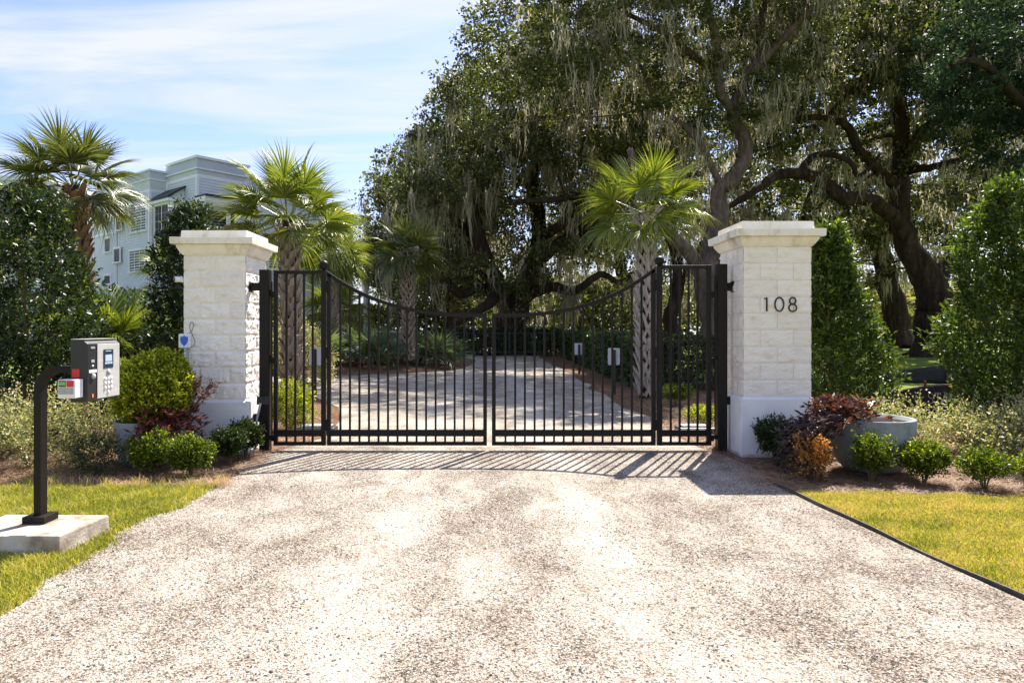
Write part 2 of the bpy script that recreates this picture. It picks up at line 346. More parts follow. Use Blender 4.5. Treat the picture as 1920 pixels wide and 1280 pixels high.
def column(r0, h, z0=0, taper=.5, bumpy=.14, inner=.3, seed=0, shape=1.0):
    r2 = np.random.default_rng(seed+31); ks = r2.normal(size=(10, 2)); phs = r2.random(10)*6.3
    def f(n):
        u = rng.random(n); z = z0+h*u; a = rng.random(n)*2*np.pi
        prof = np.minimum(1, .72+u*1.6)*(1-taper*u**shape)*np.sqrt(np.clip(1-np.clip((u-.8)/.22, 0, 1)**2, .02, 1))
        s = 1+bumpy*np.sin(ks[:, 0]*3.5*np.sin(a)[:, None]+ks[:, 1]*5*u[:, None]*2+2*np.cos(a)[:, None]*ks[:, 1]+phs).sum(1)/2
        t = np.where(rng.random(n) < inner, .3+.5*rng.random(n), .82+.2*rng.random(n)); r = r0*prof*s*t
        P = np.stack([r*np.cos(a), r*np.sin(a), z], 1); D = np.stack([np.cos(a), np.sin(a), np.full(n, .3)+u*.8], 1)
        return P, unit(D)
    return f
def sprigs(f, n, per, ln, wd, twig, up=.6, spread=.9, tipbright=.5):
    """n twigs pointing out and up, each with `per` leaves; leaf tint gets paler towards the twig tip"""
    P, D = f(n); A = unit(D+np.array([0, 0, up])+rng.normal(size=(n, 3))*.35)
    tw = twig*(.5+rng.random(n)); base = rng.random(n)*.5
    out = []
    for k in range(per):
        s = (k+.5)/per
        C = P+A*(tw*s)[:, None]+rng.normal(size=(n, 3))*twig*.06
        d = unit(A*(.5+.5*s)+unit(rng.normal(size=(n, 3)))*spread)
        out.append(leaves(C, d, ln, wd, np.clip(base+tipbright*s**2*rng.random(n)+rng.normal(size=n)*.1, 0, 1)))
    return out
def stems(parent, n, r, h, rad, mat, lean=.5, z0=0, c=(0, 0), name='stem', sides=5):
    m = MB()
    for i in range(n):
        a = random.random()*6.28; q = random.uniform(.25, 1)*r; p0 = Vector((c[0]+.12*q*math.cos(a), c[1]+.12*q*math.sin(a), z0)); hh = h*random.uniform(.7, 1)
        p1 = p0+Vector((q*lean*.5*math.cos(a), q*lean*.5*math.sin(a), hh*.5)); p2 = p0+Vector((q*math.cos(a+.3), q*math.sin(a+.3), hh))
        m.tube(catmull([p0, p1, p2], 3), lerpr([rad, rad*.7, rad*.3], 3), sides)
    return m.build(name, mat, parent, True)

# ------------------------------------------------------------------ ground, driveway, beds, lawns
def sheet(name, poly, z, mat, sub=0):
    o = MB().add([(x, y, z) for x, y in poly], [tuple(range(len(poly)))]).build(name, mat, kind='structure'); return o
def edgeL(y): return XL+.07*np.sin(y*2.1)+.045*np.sin(y*5.3+1)+.02*np.sin(y*13)
sheet('ground', [(-600, -60), (600, -60), (600, 78), (-600, 78)], -.03, M['far_ground'])
sheet('water', [(-600, 78), (600, 78), (600, 1500), (-600, 1500)], -.05, M['water'])
XL, XR = -2.75, 2.93
def wobx(x, z, a=.05): return x+a*math.sin(z*1.7)+a*.6*math.sin(z*4.1+1)+a*.3*math.sin(z*11)
def strip_poly(pts): return pts
# pine straw beds (one sheet each side) and lawns
sheet('pine_straw_bed', [(-14, 6.75), (-5, 6.72), (-2.2, 6.85), (-2.2, 22), (-14, 22)], -.012, M['straw_ground'])
sheet('pine_straw_bed', [(2.3, 6.55), (3.2, 6.5), (5, 6.28), (14, 6.0), (14, 12.5), (6.6, 12.5), (5.2, 56), (2.3, 56)], -.012, M['straw_ground'])
sheet('lawn', [(-14, -4), (XL, -4)]+[(float(edgeL(z*.1))+.10, z*.1) for z in range(-36, 67)]+[(-5, 6.72), (-14, 6.75)], -.008, M['soil_lawn'])
sheet('lawn', [(14, -4), (14, 6.0), (5, 6.28), (3.2, 6.5), (2.95, 6.6), (3.0, 5), (3.12, 3.8), (3.15, -4)], -.008, M['soil_lawn'])
dl = [(float(edgeL(z*.1)), z*.1) for z in range(-40, 86)]
drive = dl+[(-2.55, 9.0), (-2.35, 9.8), (-2.5, 11.5), (-2.95, 13.5), (-3.9, 15.5), (-5.5, 17), (-14, 18.5), (-14, 60), (3.0, 60)]
drr = [(3.05, 60)]+[(wobx(2.78, z, .12), z) for z in np.arange(54, 9.5, -1.4)]+[(2.75, 9.2), (2.9, 8.5), (3.0, 7.8), (2.86, 6.9), (2.9, 6.4), (2.99, 5), (3.09, 3.9), (3.12, -4)]
YB = 9.05
sheet('driveway', [p for p in dl if p[1] < 8.6]+[(-2.6, YB), (2.77, YB)]+[p for p in drr if p[1] < 9.0], 0, M['gravel'])
sheet('turning_court', [(-2.6, YB), (-2.35, 9.8), (-2.5, 11.5), (-2.95, 13.5), (-3.9, 15.5), (-5.5, 17), (-14, 18.5), (-14, 60)]+[p for p in drr if p[1] > 9.3]+[(2.77, YB)], 0, M['gravel_fine'])
# island in the turning circle: low mound of pine straw
def mound(name, cx, cy, rx, ry, h, mat, n=40, rings=8, seed=3):
    V, F = [(cx, cy, h)], []
    for k in range(1, rings+1):
        t = k/rings
        for j in range(n):
            a = 2*math.pi*j/n; w = 1+.05*math.sin(3*a+seed)+.03*math.sin(7*a)
            V.append((cx+rx*t*w*math.cos(a), cy+ry*t*w*math.sin(a), h*(1-t*t)+.015*math.sin(9*a+k*2)*(1-t)+.004))
    for j in range(n): F.append((0, 1+j, 1+(j+1) % n))
    for k in range(rings-1):
        for j in range(n): a = 1+k*n+j; b = 1+k*n+(j+1) % n; F.append((a, a+n, b+n, b))
    return MB().add(V, F).build(name, mat, smooth=True, kind='structure')
mound('pine_straw_island', -6.2, 32, 5.6, 10.2, .42, M['straw_ground'])
# steel edging on the right
m = MB(); ep = [(2.9+(6.4-z)*.082+.012*math.sin(z*5), z) for z in np.arange(6.85, 2.4, -.15)]
for (xa, ya), (xb, yb) in zip(ep[:-1], ep[1:]):
    t = .011; m.add([(xa, ya, -.03), (xb, yb, -.03), (xb+t, yb, -.03), (xa+t, ya, -.03), (xa, ya, .024+.008*math.sin(ya*2.3)), (xb, yb, .024+.008*math.sin(yb*2.3)), (xb+t, yb, .024+.008*math.sin(yb*2.3)), (xa+t, ya, .024+.008*math.sin(ya*2.3))], [(0, 1, 5, 4), (4, 5, 6, 7), (3, 7, 6, 2), (0, 4, 7, 3), (1, 2, 6, 5)])
o = m.build('lawn_edging', M['edging']); tag(o, 'dark steel edging strip between the gravel drive and the lawn on the right', 'edging')

def vnoise(x, y, s, seed=0):
    r2 = np.random.default_rng(seed); v = 0
    for k in range(7):
        a, b, p = r2.normal(), r2.normal(), r2.random()*6.28; sc = s*(1.35**k); v = v+np.sin(x*a*sc+y*b*sc+p)/(1.12**k)
    return v/3.4
# gravel chips
def chips(n, x0, x1, z0, z1, pw=1.6):
    u = rng.random(n); Zc = z0+(z1-z0)*u**pw; X = x0+(x1-x0)*rng.random(n)
    den = vnoise(X*1.1, Zc*.62, 2.0, 5); keep = (rng.random(n) < np.clip(.42+.7*den, .06, 1))
    X, Zc, den = X[keep], Zc[keep], den[keep]; n = len(X)
    s = .0022+.0058*rng.random(n)**2.6
    base = np.array([[1, .1, -.2], [-.9, .5, -.2], [-.3, -1, -.2], [.35, .3, 1], [-.4, -.1, .85]])
    V = np.repeat(base[None], n, 0)*(1+.6*(rng.random((n, 5, 3))-.5)); V *= np.stack([s*1.3, s, s*.55], 1)[:, None, :]
    a = rng.random(n)*6.28; ca, sa = np.cos(a)[:, None], np.sin(a)[:, None]; x = V[..., 0]*ca-V[..., 1]*sa; y = V[..., 0]*sa+V[..., 1]*ca
    V = np.stack([x+X[:, None], y+Zc[:, None], V[..., 2]+s[:, None]*.35], -1)
    f = np.array([[0, 1, 3], [1, 4, 3], [1, 2, 4], [2, 0, 3], [2, 3, 4]])
    F = (f[None]+(np.arange(n)*5)[:, None, None]).reshape(-1, 3)
    t = np.clip(rng.random(n)**.8-.3*np.clip(den, 0, 1), 0, 1)
    return mesh_np('gravel_chips', V.reshape(-1, 3), [F], np.repeat(t, 5))
o = link('gravel_chips', chips(115000, -2.72, 2.85, 2.5, 8.6, 1.35), M['stones'], kind='stuff'); tag(o, 'loose grey and tan gravel chips scattered over the pale front drive', 'gravel')

# grass blades
def blades(name, n, fx, h0, h1, label, thatch=.35, seed=1, wd=.0028):
    X, Y = fx(n); n = len(X)
    den = vnoise(X*2.5, Y*2.5, 1.5, seed); a = rng.random(n)*6.28; h = (h0+(h1-h0)*rng.random(n))*(1+.25*den)
    lean = h*(.25+.8*rng.random(n)); dx, dy = np.cos(a), np.sin(a); b = rng.random(n)*6.28; sx, sy = np.cos(b)*wd, np.sin(b)*wd
    z = np.zeros(n)-.006
    P = np.stack([np.stack([X-sx, Y-sy, z], 1), np.stack([X+sx, Y+sy, z], 1),
                  np.stack([X+dx*lean*.35+sx*.8, Y+dy*lean*.35+sy*.8, h*.6], 1), np.stack([X+dx*lean*.35-sx*.8, Y+dy*lean*.35-sy*.8, h*.6], 1),
                  np.stack([X+dx*lean, Y+dy*lean, h*.98], 1)], 1)
    i0 = np.arange(n)*5; Q = np.stack([i0, i0+1, i0+2, i0+3], 1); T = np.stack([i0+3, i0+2, i0+4], 1)
    tint = np.clip((.34 if thatch > .5 else .22)+.20*den+thatch*.42*vnoise(X*1.3, Y*1.6, 1.7, seed+9).clip(-.6, 1)+.24*rng.normal(size=n)+(rng.random(n) < thatch*.3)*.6, 0, 1)
    o = link(name, mesh_np(name, P.reshape(-1, 3), [Q, T], np.repeat(tint, 5)), M['grass_l'], kind='stuff'); tag(o, label, 'grass'); return o
def right_lawn(n):
    Y = 3.3+3.25*rng.random(n)**1.0; X = 2.95+3.6*rng.random(n); e = 2.925+(6.4-Y)*.082; top = 6.52-(X-3.2).clip(0)*.115+.05*np.sin(X*9)
    k = (X > e+.0) & (Y < top) & (X < .80*Y+.6); return X[k], Y[k]
blades('grass', 175000, right_lawn, .018, .042, 'short sunlit yellow green turf right of the drive, dry in patches', .75, 2)
def left_lawn(n):
    Y = 3.0+3.8*rng.random(n); X = -5.8+3.15*rng.random(n); e = edgeL(Y)+.035*rng.normal(size=n)+.02
    k = (X < e) & (Y < 6.78+.04*np.sin(X*7)) & (X > -.73*Y-.6) & ~((X > -3.66) & (X < -2.93) & (Y > 4.72) & (Y < 5.28)); return X[k], Y[k]
blades('grass', 112000, left_lawn, .022, .058, 'bright green unmown turf left of the drive around the concrete pad', .3, 3)
def edge_tufts(n):
    X = -5.3+2.7*rng.random(n); Y = 6.78+.05*rng.normal(size=n)+.03*np.sin(X*9); k = np.sin(X*23)+np.sin(X*57) > -.2; return X[k], Y[k]
blades('grass_tufts', 900, edge_tufts, .07, .14, 'taller straw coloured grass stalks along the back edge of the left turf', 3.0, 4, .0022)

# pine needles
def needles(name, n, fx, label, ln=.15, wd=.0032, lift=.03):
    X, Y, Zb = fx(n); n = len(X); a = rng.random(n)*6.28; l = ln*(.4+.8*rng.random(n)); tilt = (rng.random(n)-.35)*.35
    d = np.stack([np.cos(a)*np.cos(tilt), np.sin(a)*np.cos(tilt), np.sin(tilt)], 1); s = np.stack([-np.sin(a), np.cos(a), np.zeros(n)], 1)*wd*.5
    C = np.stack([X, Y, Zb+lift*rng.random(n)**1.4], 1); bend = rng.normal(size=(n, 1))*l[:, None]*.12*np.stack([-np.sin(a), np.cos(a), np.zeros(n)], 1)
    P = np.stack([C-s, C+s, C+d*l[:, None]*.5+s+bend, C+d*l[:, None]*.5-s+bend, C+d*l[:, None]+s*.5, C+d*l[:, None]-s*.5], 1); P[..., 2] = np.maximum(P[..., 2], Zb[:, None]+.001)
    i0 = np.arange(n)*6; Q = np.concatenate([np.stack([i0, i0+1, i0+2, i0+3], 1), np.stack([i0+3, i0+2, i0+4, i0+5], 1)])
    o = link(name, mesh_np(name, P.reshape(-1, 3), [Q], np.repeat(np.clip(rng.random(n)*.9+.08*rng.normal(size=n), 0, 1), 6)), M['straw'], kind='stuff'); tag(o, label, 'pine straw'); return o
def nb_left(n):
    X = -6.3+3.75*rng.random(n); Y = 6.72+2.9*rng.random(n)**1.4; e = XL+.0+.12*np.sin(Y*5)+.10*np.abs(rng.normal(size=n)); k = (X < e) & (X > -.74*Y-.5); return X[k], Y[k], np.full(k.sum(), -.010)+.03*vnoise(X[k], Y[k], 3, 4).clip(0)
needles('pine_straw', 26000, nb_left, 'brown pine straw mulch under the shrubs left of the drive')
def nb_right(n):
    X = 2.55+4.6*rng.random(n); Y = 6.15+3.0*rng.random(n)**1.25; e = 2.82+.10*np.sin(Y*5+1)-.12*np.abs(rng.normal(size=n)); k = (X > e) & (Y > 6.5-(X-3.2).clip(0)*.11) & (X < .8*Y+.6); return X[k], Y[k], np.full(k.sum(), -.010)+.04*vnoise(X[k], Y[k], 3, 8).clip(0)
needles('pine_straw', 27000, nb_right, 'reddish pine straw mulch around the right planter and shrubs')
def nb_gate(n):
    sd_ = rng.random(n) < .5; Y = 9.2+7*rng.random(n)
    X = np.where(sd_, -4.8+2.5*rng.random(n), 2.75+2.5*rng.random(n)); k = ~((sd_) & (X > -2.45-.35*(Y-11).clip(0))); return X[k], Y[k], np.full(k.sum(), -.006)
needles('pine_straw', 11000, nb_gate, 'pine straw strips beside the drive just behind the gate', .2, .006)
def nb_isl(n):
    a = rng.random(n)*6.28; r = np.sqrt(rng.random(n))*1.03; X = -6.2+5.5*r*np.cos(a); Y = 32+10*r*np.sin(a); k = Y < 30; return X[k], Y[k], (.42*(1-r**2)).clip(0)[k]
needles('pine_straw', 9000, nb_isl, 'pine straw covering the raised island with the palmettos', .3, .014)
# fallen leaf litter on the drive
n = 260; X = -2.6+5.4*rng.random(n); Y = 3.4+5.2*rng.random(n)
V, F, T = leaves(np.stack([X, Y, np.full(n, .012)], 1), np.stack([rng.normal(size=n), rng.normal(size=n), .15*rng.random(n)], 1), .035, .014, rng.random(n), nrm=np.tile([0, 0, 1.], (n, 1)))
o = link('leaf_litter', mesh_np('leaf_litter', V, [F], T), M['straw'], kind='stuff'); tag(o, 'small dry brown leaves and needle tufts fallen on the front drive', 'leaf litter')

# ------------------------------------------------------------------ the grey building behind on the left
UB = Vector((-.772, .636, 0)); VB = Vector((.636, .772, 0)); ZZ = Vector((0, 0, 1))
def facebox(m, o, u, nrm, a0, a1, z0, z1, d0, d1):   # box on a facade: a along u, d along outward normal
    c = o+u*((a0+a1)/2)+nrm*((d0+d1)/2)+ZZ*((z0+z1)/2)
    m.obox(c, u*((a1-a0)/2), nrm*((d1-d0)/2), ZZ*((z1-z0)/2)); return m
class Facade:
    def __init__(s, parent, o, u, nrm): s.p, s.o, s.u, s.n = parent, Vector(o), u, nrm
    def at(s, px, py):                               # pixel on this plane -> (a, z)
        k = (px-915)/1280; a = (k*s.o.y-s.o.x)/(s.u.x-k*s.u.y); Y = s.o.y+s.u.y*a
        return a, CAMH-(py-615)*Y/1280
    def window(s, px0, px1, py0, py1, cols=1, rows=2, muntin=True, sashes=1):
        a0, z1 = s.at((px0+px1)/2, py0); _, z0 = s.at((px0+px1)/2, py1); b0 = s.at(px0, py0)[0]; b1 = s.at(px1, py0)[0]; a0, a1 = min(b0, b1), max(b0, b1)
        m = MB(); t = .10
        facebox(m, s.o, s.u, s.n, a0-t, a1+t, z1, z1+t*1.5, .0, .09); facebox(m, s.o, s.u, s.n, a0-t*1.4, a1+t*1.4, z0-t, z0, .0, .13)
        facebox(m, s.o, s.u, s.n, a0-t, a0, z0, z1, .0, .08); facebox(m, s.o, s.u, s.n, a1, a1+t, z0, z1, .0, .08)
        f = m.build('window', M['trim'], s.p)
        w = (a1-a0)/sashes
        for k in range(sashes):
            g = MB(); facebox(g, s.o, s.u, s.n, a0+w*k+.04, a0+w*(k+1)-.04, z0+.03, z1-.03, .01, .03); g.build('pane', M['glass'], f)
        if muntin:
            q = MB()
            for k in range(1, sashes): facebox(q, s.o, s.u, s.n, a0+w*k-.03, a0+w*k+.03, z0, z1, .032, .05)
            for k in range(sashes):
                for c in range(1, cols): facebox(q, s.o, s.u, s.n, a0+w*(k+c/cols)-.006, a0+w*(k+c/cols)+.006, z0, z1, .033, .037)
            for r in range(1, rows):
                h = .03 if rows % 2 == 0 and r == rows//2 else .006
                facebox(q, s.o, s.u, s.n, a0, a1, z0+(z1-z0)*r/rows-h, z0+(z1-z0)*r/rows+h, .034, .040)
            q.build('muntin', M['trim'], f)
bld = thing('grey_building', 'pale blue grey clapboard building of several storeys behind the left palms', 'building', (-20, 50, 0))
bld_inv = Vector((-20, 50, 0))
class P: pass
root = bpy.data.objects.new('tmp', None)
def bpart(name, mb, mat): 
    o = mb.build(name, mat, bld); return o
bld.location = (0, 0, 0)
P0 = Vector((-19.03, 44.7, 0)); PL = P0+UB*4.24; PR = P0+VB*3.6; W0 = PL-VB*1.15; HT = 12.9
nU = -VB; nV = -UB                                   # outward normals of u faces and v faces
def body(o, a, b, z1, mat='siding', z0=0, name='wall'):     # box from o along UB*a and VB*b
    m = MB(); m.obox(o+UB*a/2+VB*b/2+ZZ*(z0+z1)/2, UB*a/2, VB*b/2, ZZ*(z1-z0)/2); return bpart(name, m, M[mat])
def cornice(o, a, b, z, over, h, mat):
    m = MB(); m.obox(o+UB*a/2+VB*b/2+ZZ*(z+h/2), UB*(a/2+over), VB*(b/2+over), ZZ*h/2); return bpart('cornice', m, M[mat])
body(P0, 4.24, 3.6, 12.0, name='tower_wall'); 
for z, ov, h, mt in ((11.5, .03, .16, 'trim'), (12.0, .12, .09, 'trim'), (12.09, .05, .62, 'parapet'), (12.71, .16, .16, 'trim')): cornice(P0, 4.24, 3.6, z, ov, h, mt)
WB = 14
body(W0+VB*.0, 9.0, WB, 11.7, name='wing_wall')
for z, ov, h, mt in ((10.9, .03, .14, 'trim'), (11.7, .08, .08, 'trim'), (11.78, .03, .5, 'parapet'), (12.28, .12, .12, 'trim')): cornice(W0, 9.0, WB, z, ov, h, mt)
body(W0+UB*9.0-VB*.12, 2.2, 8, 9.6, 'siding', name='wing_wall'); cornice(W0+UB*9.0-VB*.12, 2.2, 8, 9.6, .1, .25, 'trim')
# smooth rendered lower storeys, slightly proud
m = MB(); facebox(m, W0, UB, nU, 5.0, 9.02, 0, 8.45, .0, .14); bpart('render_panel', m, M['siding_flat'])
m = MB(); facebox(m, W0, UB, nU, 4.9, 9.1, 8.45, 8.6, .0, .2); bpart('belt_course', m, M['trim'])
# main body to the right of the tower, and the porch end
body(PR-UB*1.2+VB*-.0+UB*1.9, 8, 7.2, 11.6, name='main_wall')
for z, ov, h, mt in ((11.6, .10, .1, 'trim'), (11.7, .05, .45, 'parapet'), (12.15, .16, .12, 'trim')): cornice(PR+UB*.7, 8, 7.2, z, ov, h, mt)
body(PR+VB*7.2+UB*1.0, 7, 2.6, 9.9, name='main_wall')
m = MB(); m.obox(PR+VB*8.3+UB*3.2+ZZ*10.35, UB*4.4, VB*1.9, ZZ*.14); bpart('porch_roof', m, M['roof_dark'])
m = MB(); m.obox(PR+VB*8.3+UB*3.2+ZZ*10.05, UB*4.3, VB*1.8, ZZ*.16); bpart('fascia', m, M['trim'])
for k in (6.7, 8.3, 9.9):
    m = MB(); m.obox(PR+VB*k-UB*.9+ZZ*4.95, UB*.15, VB*.15, ZZ*4.95); bpart('column', m, M['trim'])
m = MB(); m.obox(PR+VB*8.3+UB*.2+ZZ*6.3, UB*1.3, VB*1.9, ZZ*.12); bpart('porch_floor', m, M['trim'])
# lap boards, one joined part per face (each board is only a few pixels high)
def laps(o, u, nrm, a1, z0, z1, p=.19):
    m = MB(); z = z0
    while z < z1:
        q = [o+ZZ*z+nrm*.012, o+u*a1+ZZ*z+nrm*.012, o+u*a1+ZZ*z+nrm*.042, o+ZZ*z+nrm*.042, o+ZZ*(z+p)+nrm*.012, o+u*a1+ZZ*(z+p)+nrm*.012]
        m.add(q, [(0, 3, 2, 1), (3, 4, 5, 2)]); z += p
    ob = m.build('lap_boards', M['siding_lap'], bld, kind='stuff')
laps(P0, UB, nU, 4.2, 4, 11.45); laps(P0, VB, nV, 3.6, 4, 11.45); laps(W0, UB, nU, 4.8, 3, 10.85); laps(W0+UB*4.9, UB, nU, 4.1, 8.6, 10.85); laps(W0, VB, nV, 1.1, 3, 10.85); laps(PR+UB*.7, VB, nV, 7.2, 4, 11.5)
# corner boards
def cboard(o, z0, z1): m = MB(); m.obox(o+ZZ*(z0+z1)/2, UB*.09, VB*.09, ZZ*(z1-z0)/2); bpart('corner_board', m, M['trim'])
cboard(P0-VB*.01+nV*.01, 0, 11.5); cboard(W0, 0, 10.9); cboard(PL-UB*.12+nU*.0, 0, 11.5); cboard(W0+UB*9.05-VB*.1, 0, 11.4)
m = MB(); facebox(m, W0, UB, nU, 4.75, 4.87, 0, 10.9, 0, .07); bpart('downpipe', m, M['trim'])
FW = Facade(bld, W0, UB, nU); FT = Facade(bld, P0, UB, nU); FR = Facade(bld, P0, VB, nV)
FW.window(247, 275, 382, 434, 2, 4, sashes=3); FW.window(244, 272, 470, 508, 2, 4, sashes=3)
FB = Facade(bld, W0+nU*.14, UB, nU)
for a, b, c, d in ((199, 208, 375, 413), (219, 228, 397, 431), (198, 208, 448, 472), (215, 226, 467, 491), (197, 208, 517, 532), (215, 226, 540, 552)):
    FB.window(a, b, c, d, 1, 2, muntin=(d-c > 30))
FW.window(247, 272, 545, 580, 2, 4, sashes=3)
# bay with a steep dark shed roof on the tower
a0, zt = FT.at(317, 372); a1 = FT.at(344, 372)[0]; lo, hi = min(a0, a1)-.15, max(a0, a1)+.35
m = MB(); facebox(m, P0, UB, nU, lo, hi, 6.6, 10.0, 0, .9); bpart('bay', m, M['siding'])
FBay = Facade(bld, P0+nU*.9, UB, nU); 
c = (lo+hi)/2
def apx(F, a, z): p = F.o+F.u*a; return (915+p.x*1280/p.y, 615-(z-CAMH)*1280/p.y)
pa = apx(FBay, lo+.3, 9.7); pb = apx(FBay, hi-.3, 7.3); FBay.window(min(pa[0], pb[0]), max(pa[0], pb[0]), pa[1], pb[1], 2, 5, sashes=2)
for e in (lo, hi): m = MB(); facebox(m, P0, UB, nU, e-.07, e+.07, 6.6, 10.0, .78, .94); bpart('corner_board', m, M['trim'])
m = MB(); facebox(m, P0, UB, nU, lo-.1, hi+.1, 6.35, 6.6, 0, 1.0); bpart('bay_base', m, M['trim'])
q = [P0+UB*(lo-.25)+nU*1.25+ZZ*10.15, P0+UB*(hi+.25)+nU*1.25+ZZ*10.15, P0+UB*(hi+.25)+nU*.0+ZZ*11.0, P0+UB*(lo-.25)+nU*.0+ZZ*11.0]
m = MB(); m.add(q+[p+ZZ*.12 for p in q], [(0, 1, 2, 3), (4, 7, 6, 5), (0, 4, 5, 1), (1, 5, 6, 2), (2, 6, 7, 3), (3, 7, 4, 0)]); bpart('shed_roof', m, M['roof_dark'])
m = MB(); facebox(m, P0, UB, nU, lo-.2, hi+.2, 9.95, 10.14, 0, 1.2); bpart('fascia', m, M['trim'])
for e in (lo, hi):
    m = MB(); m.add([P0+UB*e+nU*.02+ZZ*10.14, P0+UB*e+nU*1.15+ZZ*10.14, P0+UB*e+nU*.02+ZZ*10.95, P0+UB*(e+.06)+nU*.02+ZZ*10.14, P0+UB*(e+.06)+nU*1.15+ZZ*10.14, P0+UB*(e+.06)+nU*.02+ZZ*10.95], [(0, 1, 2), (3, 5, 4), (0, 3, 4, 1), (1, 4, 5, 2), (0, 2, 5, 3)]); bpart('gable_cheek', m, M['siding_flat'])
# small balcony porch on the right face of the tower
for z0, z1, d, mt, nm in ((10.05, 10.17, 1.5, 'roof_dark', 'porch_roof'), (9.75, 10.05, 1.35, 'trim', 'fascia'), (7.0, 7.25, 1.35, 'trim', 'balcony_floor')):
    m = MB(); facebox(m, P0, VB, nV, -.2, 3.2, z0, z1, 0.01, d); bpart(nm, m, M[mt])
for a in (-.1, 1.5, 3.1):
    m = MB(); facebox(m, P0, VB, nV, a-.1, a+.1, 7.25, 9.75, 1.1, 1.3); bpart('column', m, M['trim'])
m = MB(); facebox(m, P0, VB, nV, -.1, 3.1, 8.1, 8.2, 1.15, 1.22)
for k in range(24): facebox(m, P0, VB, nV, -.1+k*.135, -.06+k*.135, 7.25, 8.1, 1.17, 1.2)
bpart('balcony_railing', m, M['trim'])
m = MB(); facebox(m, P0, VB, nV, .5, 2.6, 7.25, 9.4, .0, .04); bpart('porch_door', m, M['glass'])
FM = Facade(bld, PR+UB*.7, VB, nV)
for a, b, c, d in ((504, 517, 471, 504), (519, 532, 471, 504), (576, 588, 497, 520), (604, 616, 405, 428), (556, 566, 400, 425), (470, 484, 380, 412)): FM.window(a, b, c, d, 2, 4)
# second building at the far left
b2 = thing('pale_building', 'pale building wing with dark windows at the far left behind the tall palm', 'building')
o2 = Vector(((88-915)*50/1280, 50, 0)); U2 = Vector((-1, -.05, 0)).normalized(); n2 = Vector((.05, -1, 0)).normalized()
m = MB(); m.obox(o2+U2*7+ZZ*6.2-n2*4, U2*7, n2*4, ZZ*6.2); m.build('wall', M['siding_flat'], b2)
m = MB(); m.obox(o2+U2*7+ZZ*12.5-n2*4, U2*7.2, n2*4.2, ZZ*.15); m.build('cornice', M['trim'], b2)
F2 = Facade(b2, o2, U2, n2)
for a, b, c, d in ((50, 74, 358, 396), (4, 30, 352, 398), (50, 74, 430, 470), (4, 30, 430, 470)): F2.window(a, b, c, d, 3, 4)
for x in (80, 40): a = F2.at(x, 400)[0]; m = MB(); facebox(m, o2, U2, n2, a-.12, a+.12, 0, 12.2, 0, .06); m.build('corner_board', M['trim'], b2)
bpy.data.objects.remove(root)

# ------------------------------------------------------------------ gate pillars
def rough_patch(m, o, u, v, nrm, w, h, du, dv, amp, seed, open_u0=False, open_u1=False, back=.03):
    nx = max(5, int(w/.028)); nz = 8; r2 = np.random.default_rng(seed)
    ks = r2.normal(size=(12, 2))*np.array([22, 30]); ph = r2.random(12)*6.28; b0 = len(m.v)
    rnd = r2.normal(size=(nx+1, nz+1))
    tilt = r2.normal(size=2)*.004
    for i in range(nx+1):
        for j in range(nz+1):
            a, b = w*i/nx, h*j/nz; s = 0
            for (kx, kz), p in zip(ks, ph): s += math.sin(a*kx+b*kz+p)
            s = s/3.4*.55+rnd[i, j]*.38
            eu = min(1 if open_u0 else a/.014, 1 if open_u1 else (w-a)/.014, b/.014, (h-b)/.014, 1); eu = max(eu, 0)
            d = -.35*amp*(1-eu)+eu*(amp*.45+amp*s*.6+tilt[0]*(a/w-.5)+tilt[1]*(b/h-.5))
            if (open_u0 and i == 0) or (open_u1 and i == nx): d = min(d, .004) if 0 < j < nz else -.004
            m.v.append(tuple(o+u*a+v*b+nrm*d))
    for i in range(nx):
        for j in range(nz):
            a = b0+i*(nz+1)+j; m.f.append((a, a+nz+1, a+nz+2, a+1))
